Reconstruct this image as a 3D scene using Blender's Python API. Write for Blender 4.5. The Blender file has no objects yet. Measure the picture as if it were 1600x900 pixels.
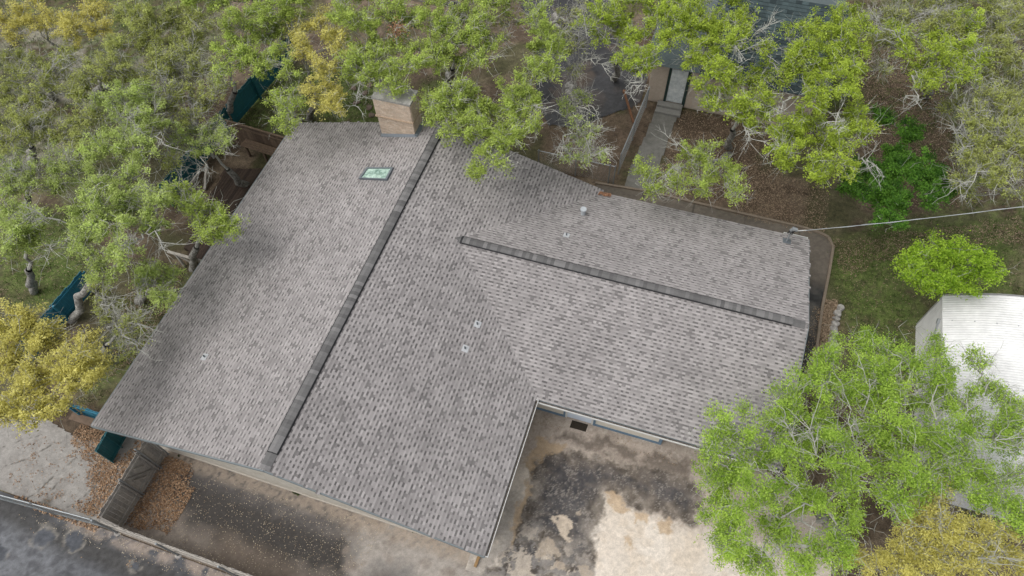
import bpy, bmesh, math, random
import numpy as np
from mathutils import Vector, Matrix

# ------------------------------------------------------------------ camera, sky, sun, exposure
SC = bpy.context.scene
COL = SC.collection
CAM = np.array([10.029, -4.078, 25.868])
YAW, PITCH, ROLL, FPX = math.radians(-19.984), math.radians(-57.493), math.radians(-2.567), 1092.557
def cam_rot():
    cy, sy = math.cos(YAW), math.sin(YAW)
    fwd = np.array([math.cos(PITCH)*sy, math.cos(PITCH)*cy, math.sin(PITCH)])
    right = np.array([cy, -sy, 0.0]); up = np.cross(right, fwd)
    r = math.cos(ROLL)*right + math.sin(ROLL)*up
    u = -math.sin(ROLL)*right + math.cos(ROLL)*up
    return np.array([r, u, -fwd])
CR = cam_rot()
cd = bpy.data.cameras.new('camera'); cam = bpy.data.objects.new('camera', cd); COL.objects.link(cam)
cd.sensor_width = 36; cd.lens = FPX/1600*36; cd.clip_start = .1; cd.clip_end = 2000
cam.matrix_world = Matrix.Translation(CAM) @ Matrix([list(r) for r in CR.T]).to_4x4()
SC.camera = cam
SUN_EL, SUN_AZ = math.radians(60), math.radians(235)      # azimuth clockwise from +Y
w = bpy.data.worlds.new('World'); SC.world = w; w.use_nodes = True
nt = w.node_tree; bg = nt.nodes['Background']
sky = nt.nodes.new('ShaderNodeTexSky'); sky.sky_type = 'NISHITA'; sky.sun_disc = False
sky.sun_elevation = SUN_EL; sky.sun_rotation = SUN_AZ; sky.dust_density = 4; sky.air_density = 1.0
hs = nt.nodes.new('ShaderNodeHueSaturation'); hs.inputs['Saturation'].default_value = .22
nt.links.new(sky.outputs[0], hs.inputs['Color']); nt.links.new(hs.outputs[0], bg.inputs['Color'])
bg.inputs['Strength'].default_value = .15
sd = bpy.data.lights.new('sun', 'SUN'); sun = bpy.data.objects.new('sun', sd); COL.objects.link(sun)
sd.energy = 1.0; sd.angle = math.radians(60); sd.color = (1, .97, .93)
sdir = Vector((math.cos(SUN_EL)*math.sin(SUN_AZ), math.cos(SUN_EL)*math.cos(SUN_AZ), math.sin(SUN_EL)))
sun.rotation_euler = sdir.to_track_quat('Z', 'Y').to_euler()
SC.view_settings.view_transform = 'Standard'; SC.view_settings.look = 'None'
SC.view_settings.exposure = .33; SC.view_settings.gamma = 1
SC.view_settings.use_curve_mapping = False

# ------------------------------------------------------------------ helpers
def P(px, py, z=0.0):
    """a pixel of the 1600x900 photograph and a height above ground -> the place it stands on"""
    d = np.array([(px-800)/FPX, -(py-450)/FPX, -1.0]) @ CR
    t = (z-CAM[2])/d[2]
    q = CAM + t*d
    return np.array([q[0], q[1], z])
def PS(pts, z=0.0): return np.array([P(x, y, z)[:2] for x, y in pts])
def P_on(px, py, fn):
    z = 3.5
    for _ in range(30):
        q = P(px, py, z); z = fn(q[0], q[1])
    return P(px, py, z)
def origin(o):
    v = Vector((0, 0, 0))
    while o is not None: v += o.location; o = o.parent
    return v
def tag(o, label=None, cat=None, group=None, kind=None):
    if label: o['label'] = label
    if cat: o['category'] = cat
    if group: o['group'] = group
    if kind: o['kind'] = kind
    return o
def thing(name, loc, label, cat, group=None):
    o = bpy.data.objects.new(name, None); COL.objects.link(o); o.location = Vector(loc); o.empty_display_size = .2
    return tag(o, label, cat, group)
class MB:
    """collects world-space geometry; build() links it as one mesh object"""
    def __init__(s): s.v = []; s.f = []; s.t = []; s.n = 0
    def add(s, v, f, tone=0.5):
        v = np.asarray(v, float).reshape(-1, 3); f = np.asarray(f, int)
        s.v.append(v); s.f.append(f+s.n); s.n += len(v)
        s.t.append(np.full(len(f), tone, float) if np.isscalar(tone) else np.asarray(tone, float))
        return s
    def box(s, lo, hi, tone=.5):
        x0, y0, z0 = lo; x1, y1, z1 = hi
        v = [(x0,y0,z0),(x1,y0,z0),(x1,y1,z0),(x0,y1,z0),(x0,y0,z1),(x1,y0,z1),(x1,y1,z1),(x0,y1,z1)]
        return s.add(v, [(0,3,2,1),(4,5,6,7),(0,1,5,4),(1,2,6,5),(2,3,7,6),(3,0,4,7)], tone)
    def beam(s, a, b, w, h, up=(0,0,1), tone=.5):
        a = np.array(a, float); b = np.array(b, float); d = b-a; d /= np.linalg.norm(d)
        up = np.array(up, float); sd_ = np.cross(d, up)
        if np.linalg.norm(sd_) < 1e-3: sd_ = np.cross(d, (1, 0, 0))
        sd_ /= np.linalg.norm(sd_); u = np.cross(sd_, d)
        sd_ = sd_*w/2; u = u*h/2
        v = [a-sd_-u, a+sd_-u, a+sd_+u, a-sd_+u, b-sd_-u, b+sd_-u, b+sd_+u, b-sd_+u]
        return s.add(v, [(0,1,2,3),(7,6,5,4),(0,4,5,1),(1,5,6,2),(2,6,7,3),(3,7,4,0)], tone)
    def tube(s, pts, rad, sides=8, tone=.5):
        pts = np.asarray(pts, float)[None]; k = pts.shape[1]
        rad = np.full(k, rad, float) if np.isscalar(rad) else np.asarray(rad, float)
        tubes(s, pts, rad[None], sides, tone); 
        return s
    def build(s, name, m, parent=None, smooth=False):
        v = np.concatenate(s.v) - np.array(origin(parent)); me = bpy.data.meshes.new(name)
        ks = {f.shape[1] if f.ndim == 2 else 0 for f in s.f}; quads = len(ks) == 1 and 0 not in ks; k_ = max(ks)
        tones = np.concatenate(s.t)
        if quads:
            f = np.concatenate(s.f); n = len(f)
            me.vertices.add(len(v)); me.vertices.foreach_set('co', v.astype('f').ravel())
            me.loops.add(n*k_); me.loops.foreach_set('vertex_index', f.astype('i').ravel())
            me.polygons.add(n); me.polygons.foreach_set('loop_start', np.arange(0, n*k_, k_, dtype='i'))
            me.update(calc_edges=True)
        else:
            fs = [tuple(int(i) for i in r) for f in s.f for r in f]
            me.from_pydata(v.tolist(), [], fs)
        at = me.attributes.new('tone', 'FLOAT', 'FACE'); at.data.foreach_set('value', tones.astype('f'))
        me.polygons.foreach_set('use_smooth', np.full(len(me.polygons), bool(smooth)))
        me.materials.append(m)
        o = bpy.data.objects.new(name, me); COL.objects.link(o); o.parent = parent
        return o
def tubes(mb, pts, rad, sides, tone=.5):
    """many polylines at once: pts (n,k,3), rad (n,k)"""
    n, k, _ = pts.shape
    tg = np.gradient(pts, axis=1); tg /= np.linalg.norm(tg, axis=2, keepdims=True)+1e-9
    mean = pts[:, -1]-pts[:, 0]; mean /= np.linalg.norm(mean, axis=1, keepdims=True)+1e-9
    ref = np.where(np.abs(mean[:, 2:3]) > .8, np.array([[1., 0, 0]]), np.array([[0, 0, 1.]]))[:, None, :]
    a = np.cross(tg, np.broadcast_to(ref, tg.shape)); a /= np.linalg.norm(a, axis=2, keepdims=True)+1e-9
    b = np.cross(tg, a)
    th = np.arange(sides)*2*math.pi/sides
    ring = pts[:, :, None, :] + rad[:, :, None, None]*(a[:, :, None, :]*np.cos(th)[None, None, :, None] + b[:, :, None, :]*np.sin(th)[None, None, :, None])
    i = np.arange(n)[:, None, None]*k*sides + np.arange(k-1)[None, :, None]*sides
    j = np.arange(sides)[None, None, :]; j2 = (j+1) % sides
    f = np.stack([i+j, i+j2, i+j2+sides, i+j+sides], -1).reshape(-1, 4)
    if not np.isscalar(tone): tone = np.repeat(tone, (k-1)*sides)
    mb.add(ring.reshape(-1, 3), f, tone)
    if sides in (4, 8) and n < 50:
        c = np.arange(n)*k*sides + (k-1)*sides
        for q in c:
            if sides == 4: mb.add(np.zeros((0, 3)), np.array([[q, q+1, q+2, q+3]])-0+0-mb.n+ (mb.n-n*k*sides), .5)
def hash2(ix, iy, seed):
    h = (ix*374761393 + iy*668265263 + seed*1442695) & 0xffffffff
    h = ((h ^ (h >> 13))*1274126177) & 0xffffffff
    return ((h ^ (h >> 16)) & 0xffff)/65535.0
def vnoise(x, y, seed=0):
    ix = np.floor(x).astype(np.int64); iy = np.floor(y).astype(np.int64); fx = x-ix; fy = y-iy
    fx = fx*fx*(3-2*fx); fy = fy*fy*(3-2*fy)
    a = hash2(ix, iy, seed); b = hash2(ix+1, iy, seed); c = hash2(ix, iy+1, seed); d = hash2(ix+1, iy+1, seed)
    return (a*(1-fx)+b*fx)*(1-fy) + (c*(1-fx)+d*fx)*fy
def fbm(x, y, seed=0, octv=4):
    s = 0; a = .5; t = 0
    for o in range(octv):
        s = s + a*vnoise(x*2**o, y*2**o, seed+o*17); t += a; a *= .5
    return s/t
def sdf(x, y, poly):
    """signed distance to a polygon, positive inside"""
    poly = np.asarray(poly, float); d = np.full(x.shape, 1e9); ins = np.zeros(x.shape, bool)
    n = len(poly)
    for i in range(n):
        ax, ay = poly[i]; bx, by = poly[(i+1) % n]; ex, ey = bx-ax, by-ay
        t = np.clip(((x-ax)*ex+(y-ay)*ey)/(ex*ex+ey*ey+1e-12), 0, 1)
        d = np.minimum(d, np.hypot(x-ax-t*ex, y-ay-t*ey))
        cr = ((ay > y) != (by > y)) & (x < (bx-ax)*(y-ay)/(by-ay+1e-12)+ax)
        ins ^= cr
    return np.where(ins, d, -d)
def soft(d, w, off=0.0): return np.clip((d+off)/w+.5, 0, 1)

# ------------------------------------------------------------------ materials
def mat(name, color, rough=.8, var=.12, scale=6, bump=0, bscale=40, tone=0, metallic=0, color2=None, trans=0, attr=None, spec=.3, coords='Object'):
    m = bpy.data.materials.new(name); m.use_nodes = True; N = m.node_tree.nodes; L = m.node_tree.links
    b = N['Principled BSDF']; b.inputs['Roughness'].default_value = rough; b.inputs['Metallic'].default_value = metallic
    b.inputs['Specular IOR Level'].default_value = spec
    geo = N.new('ShaderNodeNewGeometry')
    pos = geo.outputs['Position']
    nz = N.new('ShaderNodeTexNoise'); nz.inputs['Scale'].default_value = scale; nz.inputs['Detail'].default_value = 6
    nz.inputs['Roughness'].default_value = .65
    L.new(pos, nz.inputs['Vector'])
    if attr:
        ca = N.new('ShaderNodeAttribute'); ca.attribute_name = attr; src = ca.outputs['Color']
    elif color2:
        mx = N.new('ShaderNodeMix'); mx.data_type = 'RGBA'; mx.inputs['A'].default_value = (*color, 1); mx.inputs['B'].default_value = (*color2, 1)
        if tone:
            ta = N.new('ShaderNodeAttribute'); ta.attribute_name = 'tone'; L.new(ta.outputs['Fac'], mx.inputs['Factor'])
        else:
            mr = N.new('ShaderNodeMapRange'); mr.inputs['From Min'].default_value = .35; mr.inputs['From Max'].default_value = .65
            L.new(nz.outputs['Fac'], mr.inputs['Value']); L.new(mr.outputs[0], mx.inputs['Factor'])
        src = mx.outputs['Result']
    else:
        rgb = N.new('ShaderNodeRGB'); rgb.outputs[0].default_value = (*color, 1); src = rgb.outputs[0]
    nz2 = N.new('ShaderNodeTexNoise'); nz2.inputs['Scale'].default_value = scale*5.3; nz2.inputs['Detail'].default_value = 4
    L.new(pos, nz2.inputs['Vector'])
    ad = N.new('ShaderNodeMath'); ad.operation = 'ADD'; L.new(nz.outputs['Fac'], ad.inputs[0]); L.new(nz2.outputs['Fac'], ad.inputs[1])
    mr = N.new('ShaderNodeMapRange'); mr.inputs['From Min'].default_value = .6; mr.inputs['From Max'].default_value = 1.4
    mr.inputs['To Min'].default_value = 1-var*1.6; mr.inputs['To Max'].default_value = 1+var*1.6
    L.new(ad.outputs[0], mr.inputs['Value'])
    sc_ = N.new('ShaderNodeVectorMath'); sc_.operation = 'SCALE'; L.new(src, sc_.inputs[0]); L.new(mr.outputs[0], sc_.inputs['Scale'])
    L.new(sc_.outputs[0], b.inputs['Base Color'])
    if bump:
        bn = N.new('ShaderNodeTexNoise'); bn.inputs['Scale'].default_value = bscale; bn.inputs['Detail'].default_value = 5
        L.new(pos, bn.inputs['Vector']); bp = N.new('ShaderNodeBump'); bp.inputs['Strength'].default_value = bump
        bp.inputs['Distance'].default_value = .02; L.new(bn.outputs['Fac'], bp.inputs['Height']); L.new(bp.outputs[0], b.inputs['Normal'])
    if trans:
        tr = N.new('ShaderNodeBsdfTranslucent'); L.new(sc_.outputs[0], tr.inputs['Color'])
        ms = N.new('ShaderNodeMixShader'); ms.inputs[0].default_value = trans
        L.new(b.outputs[0], ms.inputs[1]); L.new(tr.outputs[0], ms.inputs[2]); L.new(ms.outputs[0], N['Material Output'].inputs['Surface'])
    return m
M = {}
M['shingle'] = mat('shingle', (.08,.075,.074), .92, .12, .35, .4, 160, tone=1, color2=(.42,.395,.386))
M['ridge'] = mat('ridge_cap_felt', (.055,.054,.054), .9, .08, 3, .3, 160, tone=1, color2=(.20,.195,.192))
M['black'] = mat('black_vent_plastic', (.018,.018,.02), .7, .1)
M['cream'] = mat('cream_painted_siding', (.60,.56,.48), .7, .05, 3, .1)
M['creamdirty'] = mat('weathered_cream_paint', (.62,.59,.52), .8, .12, 2.2, .2, color2=(.46,.42,.35))
M['blue'] = mat('slate_blue_trim', (.13,.2,.27), .6, .08)
M['paleblue'] = mat('pale_blue_door_paint', (.62,.69,.78), .5, .03)
M['white'] = mat('white_painted_metal', (.62,.62,.6), .5, .06)
M['gutter'] = mat('gutter_trough_debris', (.08,.06,.045), .95, .4, 20, color2=(.16,.15,.14))
M['fascia'] = mat('grey_fascia', (.2,.23,.24), .7, .1)
M['teal'] = mat('teal_fence_paint', (.02,.115,.135), .55, .15, 5, .1)
M['tealblue'] = mat('blue_teal_fence_paint', (.03,.17,.25), .55, .15, 5, .1)
M['wood'] = mat('weathered_grey_wood', (.27,.255,.235), .9, .25, 7, .4, 60, tone=1, color2=(.38,.35,.31))
M['woodb'] = mat('brown_weathered_wood', (.075,.052,.038), .9, .25, 7, .4, 60, tone=1, color2=(.17,.12,.085))
M['deck'] = mat('dark_deck_boards', (.028,.019,.014), .8, .25, 7, .3, 60, tone=1, color2=(.06,.04,.03))
M['steel'] = mat('galvanised_steel', (.33,.35,.36), .45, .1, 9, metallic=.5)
M['brick'] = mat('tan_brick', (.48,.36,.26), .9, .16, 3, .3, 70, tone=1, color2=(.66,.56,.46))
M['mortar'] = mat('mortar', (.38,.33,.28), .95, .1)
M['cap'] = mat('mottled_concrete_cap', (.42,.41,.38), .95, .2, 4, .4, color2=(.2,.195,.185))
M['flash'] = mat('lead_flashing', (.17,.19,.21), .5, .1, 8, metallic=.4)
M['glassg'] = mat('green_skylight_glass', (.22,.34,.29), .12, .35, 5, color2=(.42,.55,.48), spec=.8)
M['corr'] = mat('white_corrugated_metal', (.60,.60,.59), .6, .08, .7, metallic=.0, color2=(.70,.70,.69))
M['mat'] = mat('dark_rubber_mat', (.035,.028,.02), .95, .3, 30)
M['siding'] = mat('beige_lap_siding', (.46,.385,.32), .85, .1)
M['dkroof'] = mat('dark_green_grey_shingle', (.02,.03,.032), .9, .2, 3, .3, tone=1, color2=(.06,.085,.088))
M['ltroof'] = mat('pale_blue_grey_roof', (.10,.125,.125), .8, .15, 3)
M['stone'] = mat('pale_limestone', (.45,.43,.40), .95, .2, 6, .5, 30, color2=(.16,.15,.14))
M['flag'] = mat('brown_flagstone', (.14,.105,.085), .95, .2, 6, .5, 30)
M['ground'] = mat('ground_soil_and_grass', (.2,.2,.2), .98, .42, 5, .9, 22, attr='tint')
M['pave'] = mat('stained_pavement', (.2,.2,.2), .93, .16, 6, .35, 60, attr='tint')
M['bark'] = mat('oak_bark', (.13,.12,.105), .95, .25, 9, .8, 40, color2=(.34,.33,.30))
M['twig'] = mat('lichen_grey_twigs', (.15,.14,.12), .95, .2, 5, 0, tone=1, color2=(.40,.40,.36))
M['litter'] = mat('dead_leaf_litter', (.15,.075,.035), .9, .2, 5, tone=1, color2=(.42,.29,.185))
M['litterdull'] = mat('dull_leaf_litter', (.10,.065,.04), .9, .2, 5, tone=1, color2=(.38,.29,.20))
M['grass'] = mat('grass_blades', (.035,.06,.012), .8, .2, 3, tone=1, color2=(.10,.15,.035), trans=.2)
M['rust'] = mat('rust_brown_dead_leaves', (.22,.10,.05), .9, .2, 5, tone=1, color2=(.42,.24,.15))
def leafmat(n, a, b): M[n] = mat(n+'_leaves', a, .55, .12, .9, 0, tone=1, color2=b, trans=.45, spec=.2)
leafmat('oak', (.22,.28,.05), (.58,.72,.17))
leafmat('olive', (.23,.25,.07), (.56,.62,.19))
leafmat('gold', (.38,.35,.07), (.82,.77,.26))
leafmat('pale', (.25,.31,.08), (.60,.73,.23))
leafmat('lime', (.20,.27,.025), (.56,.70,.10))
leafmat('green', (.17,.29,.03), (.54,.74,.13))
leafmat('deep', (.03,.10,.012), (.17,.36,.045))
leafmat('bright', (.14,.26,.012), (.46,.66,.07))
rng = np.random.default_rng(7); random.seed(7)

# ------------------------------------------------------------------ the setting: ground and pavements
def grid_sheet(name, xs, ys, z, tint_fn, m, poly=None, relief=0.0, edge=0.0):
    X, Y = np.meshgrid(xs, ys); x = X.ravel(); y = Y.ravel()
    nx, ny = len(xs), len(ys)
    zz = np.full(len(x), float(z))
    if relief: zz = zz + relief*(fbm(x*.7, y*.7, 91)-1.0)
    i = (np.arange(ny-1)[:, None]*nx + np.arange(nx-1)[None, :]).ravel()
    f = np.stack([i, i+1, i+nx+1, i+nx], 1)
    if poly is not None:
        c = sdf(x, y, poly); f = f[(c[f] > -edge).all(1)]
    used = np.unique(f); re = np.full(len(x), -1); re[used] = np.arange(len(used)); f = re[f]
    x, y, zz = x[used], y[used], zz[used]
    mb = MB(); mb.add(np.stack([x, y, zz], 1), f)
    o = mb.build(name, m, None, smooth=True)
    col = np.clip(tint_fn(x, y), 0, 1); rgba = np.concatenate([col, np.ones((len(x), 1))], 1)
    at = o.data.attributes.new('tint', 'FLOAT_COLOR', 'POINT'); at.data.foreach_set('color', rgba.astype('f').ravel())
    return tag(o, kind='structure')
def lay(col, mask, c): return col*(1-mask[:, None]) + np.asarray(c)[None]*mask[:, None]
lawns = [PS(p) for p in (
    [(0,320),(140,330),(130,450),(60,490),(0,480)],
    [(350,175),(420,110),(600,90),(640,150),(600,205),(450,205),(400,230)],
    [(660,130),(700,100),(720,150),(680,190)],
    [(180,480),(290,430),(280,500),(200,580),(150,640),(120,620)],
    [(1290,395),(1400,330),(1500,350),(1600,330),(1600,460),(1440,480),(1420,580),(1330,620),(1310,480)],
    [(0,-20),(330,-20),(340,60),(250,200),(150,300),(0,300)], [(1100,60),(1300,0),(1600,-20),(1600,330),(1460,330),(1400,200),(1300,190)])]
lawn_w = (.95, .8, .7, .55, .95, .45, .35)
lit_polys = [PS(p) for p in ([(290,200),(340,130),(380,180),(300,280)], [(1340,60),(1470,90),(1500,320),(1360,330)],
    [(1270,480),(1310,470),(1305,560),(1240,640),(1250,560)], [(860,60),(1000,60),(1010,200),(980,300),(830,240),(840,110)],
    [(1030,260),(1070,170),(1200,200),(1240,340),(1040,300)])]
greyb = [PS(p) for p in ([(0,40),(140,20),(160,120),(100,260),(20,300),(0,240)], [(220,60),(330,0),(330,60),(280,140),(200,170)])]
def ground_tint(x, y):
    n1 = fbm(x*.35, y*.35, 3); n2 = fbm(x*1.7, y*1.7, 5); n3 = fbm(x*5, y*5, 8, 3)
    c = np.tile(np.array([.085,.062,.042]), (len(x), 1))
    c = lay(c, soft(n2-.52, .2), (.15,.115,.08))
    c = lay(c, soft(n1-.55, .12)*.5, (.06,.075,.025))
    wx = x+1.4*(fbm(x*.6, y*.6, 21)-.5); wy = y+1.4*(fbm(x*.6, y*.6, 22)-.5)
    for p, wt in zip(lawns, lawn_w):
        g = soft(sdf(wx, wy, p), 1.2)*np.clip(wt+1.5*(n3-.5)+1.3*(n2-.5), 0, 1)
        c = lay(c, g, (.07,.10,.024)); c = lay(c, g*soft(n3-.55, .1)*.6, (.11,.14,.04))
    for p in lit_polys: c = lay(c, soft(sdf(wx, wy, p), .8)*soft(n2-.42, .25)*.8, (.12,.085,.06))
    for p in greyb: c = lay(c, soft(sdf(wx, wy, p), 1.5)*soft(n2-.5, .2)*.7, (.24,.215,.185))
    far = soft(np.hypot(x-5, y-15)-40, 10)
    c = lay(c, far*.5, (.07,.08,.035))
    c = c*(.75+.5*n3)[:, None]
    return c
def spaced(lo, hi, step, out):
    a = list(np.arange(lo, hi, step)); s = step; v = hi
    while v < out: a.append(v); s *= 1.35; v += s
    a.append(out); s = step; v = lo-step
    while v > -out: a.insert(0, v); s *= 1.35; v -= s
    a.insert(0, -out); return np.array(a)
ground = grid_sheet('ground', spaced(-34, 32, .16, 450), spaced(-7, 44, .16, 450), 0, ground_tint, M['ground'], relief=.04)

# asphalt lane in front
patches = [(P(65,840), .42), (P(118,846), .36), (P(208,884), .3), (P(0,865), .3)]
def lane_tint(x, y):
    n1 = fbm(x*.5, y*.5, 31); n2 = fbm(x*3, y*3, 33); n3 = fbm(x*9, y*9, 35, 3)
    c = np.tile(np.array([.085,.088,.096]), (len(x), 1))
    c = lay(c, soft(n1-.5+(-.05*(x+7)-.14*(y+4.6)), .3)*.55, (.17,.175,.185))
    c = lay(c, soft(n2-.56, .12)*.5, (.055,.055,.06))
    band = soft(.45-np.abs(y+3.7+.06*(x+4)+.5*(n1-.5)), .5); c = lay(c, band*.8, (.05,.048,.045))
    edge = soft(.22-np.abs(y+3.0), .25)*soft(x+8, .5); c = lay(c, edge*.8*soft(n2-.4, .2), (.30,.25,.21))
    for q, r in patches:
        d = np.hypot(x-q[0], (y-q[1])*1.25)+.6*(fbm(x*2.2, y*2.2, 38)-.5)+.2*(fbm(x*7, y*7, 39)-.5)
        c = lay(c, soft(.07-np.abs(d-r), .08)*soft(n2-.5, .1)*.5, (.26,.24,.21)); c = lay(c, soft(r-.06-d, .06), (.075,.08,.09))
    return c*(.6+.8*n3)[:, None]
lane = grid_sheet('asphalt_lane', np.arange(-22, 11, .06), np.arange(-7.4, -2.83, .06), .006, lane_tint, M['pave'])
# paved strip between fence line and front wall
crk = np.random.default_rng(3)
def strip_tint(x, y):
    n1 = fbm(x*.6, y*.6, 41); n2 = fbm(x*2.4, y*2.4, 43); n3 = fbm(x*9, y*9, 45, 3); n4 = fbm(x*26, y*26, 46, 2)
    conc = np.tile(np.array([.27,.255,.235]), (len(x), 1))
    conc = lay(conc, soft(n2-.55, .25)*.5, (.19,.175,.16))
    east = np.tile(np.array([.20,.17,.145]), (len(x), 1))
    east = lay(east, soft(n2-.5, .2)*.5, (.27,.235,.2))
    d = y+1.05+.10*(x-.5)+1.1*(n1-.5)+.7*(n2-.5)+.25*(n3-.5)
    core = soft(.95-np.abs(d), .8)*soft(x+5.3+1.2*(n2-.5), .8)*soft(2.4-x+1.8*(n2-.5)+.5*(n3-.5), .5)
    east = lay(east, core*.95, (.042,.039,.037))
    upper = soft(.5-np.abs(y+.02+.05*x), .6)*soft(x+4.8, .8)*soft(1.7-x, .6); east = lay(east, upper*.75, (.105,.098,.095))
    low = soft(-1.9-y-.12*x+.8*(n1-.5), .6)*soft(x+2.5, 1); east = lay(east, low*.7, (.145,.115,.09))
    pal = soft(x-2.2+1.5*(n1-.5), .8)*soft(n2-.4, .3); east = lay(east, pal*.7, (.34,.315,.285))
    gs = soft(.7-np.hypot((x-4.1)*.7, y+1.5)+.8*(n2-.5), .5); east = lay(east, gs*.65, (.10,.1,.1))
    wallside = soft(y-.0, .3)*soft(n3-.35, .2); east = lay(east, wallside*.6, (.33,.27,.21))
    t = soft(x+6.1, .25); c = conc*(1-t[:, None])+east*t[:, None]
    # branching cracks in the western slab
    for a, b in (((0,735),(90,690)),((20,800),(118,715)),((60,790),(100,745)),((105,795),(150,760)),((0,700),(60,680))):
        A, B = P(*a)[:2], P(*b)[:2]; e = B-A; L2 = e@e; tt = np.clip(((x-A[0])*e[0]+(y-A[1])*e[1])/L2, 0, 1)
        dd = np.hypot(x-A[0]-tt*e[0]+.3*(n2-.5), y-A[1]-tt*e[1]+.3*(fbm(x*2, y*2, 49)-.5))
        c = lay(c, soft(.028-dd, .035)*.85, (.05,.045,.035))
    sm = soft(.22-np.hypot(x-P(72,788)[0], y-P(72,788)[1])+.3*(n3-.5), .2); c = lay(c, sm*.7, (.07,.06,.045))
    return c*(.72+.36*n3+.2*n4)[:, None]
strip = grid_sheet('pavement', np.arange(-22, 7.3, .06), np.arange(-2.80, .56, .06), .010, strip_tint, M['pave'],
                   poly=[(-22,-2.82),(7.28,-2.82),(7.28,.58),(-7.7,.58),(-9.5,-.2),(-13,.4),(-22,1)])
# courtyard driveway
stain = PS([(832,728),(850,706),(880,698),(930,706),(985,722),(1040,735),(1086,752),(1100,790),(1075,822),(1040,815),(1015,800),(985,792),(968,775),(955,764),(944,775),(940,800),(936,830),(930,860),(925,905),(760,910),(790,860),(806,835),(822,790)])
tans = [PS(p) for p in ([(832,705),(838,688),(862,684),(888,696),(862,706),(846,722),(832,745),(826,730)], [(800,835),(815,780),(826,745),(830,770),(815,820),(800,850)],
        [(945,768),(962,763),(975,785),(988,800),(955,800)], [(995,800),(1012,800),(1015,825),(998,822)], [(1025,818),(1052,814),(1048,830),(1024,832)], [(975,848),(990,848),(992,860),(978,858)])]
swirl = PS([(890,672),(960,690),(1030,708),(1085,730),(1090,755),(1040,738),(960,710),(905,690),(872,682)])
def drive_tint(x, y):
    n1 = fbm(x*.8, y*.8, 51); n2 = fbm(x*3, y*3, 53); n3 = fbm(x*9, y*9, 55, 3); n4 = fbm(x*22, y*22, 57, 2)
    wx = x+.7*(fbm(x*1.6, y*1.6, 61)-.5)+.35*(fbm(x*5, y*5, 62)-.5)+.14*(fbm(x*15, y*15, 162, 2)-.5)
    wy = y+.7*(fbm(x*1.6, y*1.6, 63)-.5)+.35*(fbm(x*5, y*5, 64)-.5)+.14*(fbm(x*15, y*15, 164, 2)-.5)
    c = np.tile(np.array([.56,.495,.42]), (len(x), 1))
    c = lay(c, soft(n1-.55, .15)*.5, (.64,.585,.52))
    c = lay(c, soft(n2-.58, .1)*.3, (.52,.43,.33))
    up = soft(y-3.7+1.6*(n1-.5)+.8*(n2-.5), .7); c = lay(c, up*.9, (.39,.33,.28))
    c = lay(c, up*soft(n2-.54, .1)*.55, (.46,.40,.34)); c = lay(c, up*soft(n3-.6, .08)*.4, (.2,.16,.13))
    sw = soft(sdf(wx, wy, swirl), .3); c = lay(c, sw*.8*soft(n2-.32, .25), (.105,.085,.07))
    lf = soft(9.0-x-.2*y+.9*(n2-.5), .35)*soft(3.0-y, 1); c = lay(c, lf*.8*soft(n2-.36, .2), (.30,.275,.245))
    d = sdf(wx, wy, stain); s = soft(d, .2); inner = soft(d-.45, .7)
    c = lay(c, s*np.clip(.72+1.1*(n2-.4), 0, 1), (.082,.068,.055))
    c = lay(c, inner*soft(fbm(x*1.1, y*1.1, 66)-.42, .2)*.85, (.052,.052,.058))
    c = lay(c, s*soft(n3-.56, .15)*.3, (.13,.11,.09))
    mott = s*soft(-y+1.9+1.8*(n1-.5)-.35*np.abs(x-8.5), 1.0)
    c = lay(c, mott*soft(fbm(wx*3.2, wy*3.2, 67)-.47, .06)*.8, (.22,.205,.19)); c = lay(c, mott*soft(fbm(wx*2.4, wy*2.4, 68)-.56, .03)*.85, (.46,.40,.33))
    q = P(878, 822); r = np.hypot(wx-q[0], wy-q[1]); c = lay(c, soft(.33-r, .05)*.9, (.50,.42,.33))
    for px_, py_, r_ in ((862, 858, .2), (845, 862, .16), (872, 883, .22), (915, 890, .2), (905, 800, .13)):
        q = P(px_, py_); r = np.hypot(wx-q[0], wy-q[1]); c = lay(c, soft(r_-r, .05)*.7, (.42,.35,.27))
    for t in tans: c = lay(c, soft(sdf(wx, wy, t), .12)*.75, (.40,.29,.18))
    veins = soft(.012-np.abs(fbm(wx*2.2, wy*2.2, 71)-.5), .012)*s; c = lay(c, veins*.55, (.30,.27,.24))
    vr = soft(.010-np.abs(fbm(wx*5, wy*5, 73)-.5), .010)*s; c = lay(c, vr*.45, (.32,.29,.26))
    return c*(.76+.3*n3+.18*n4)[:, None]
drive = grid_sheet('driveway', np.arange(6.4, 18.6, .04), np.arange(-6.5, 8.8, .04), .014, drive_tint, M['pave'],
                   poly=[(7.3,-7.5),(18.5,-7.5),(18.5,5),(16,6.5),(16,8.9),(11.6,8.9),(11.6,6.5),(6.3,6.5),(6.3,-.2),(7.3,-.2)])
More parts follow.
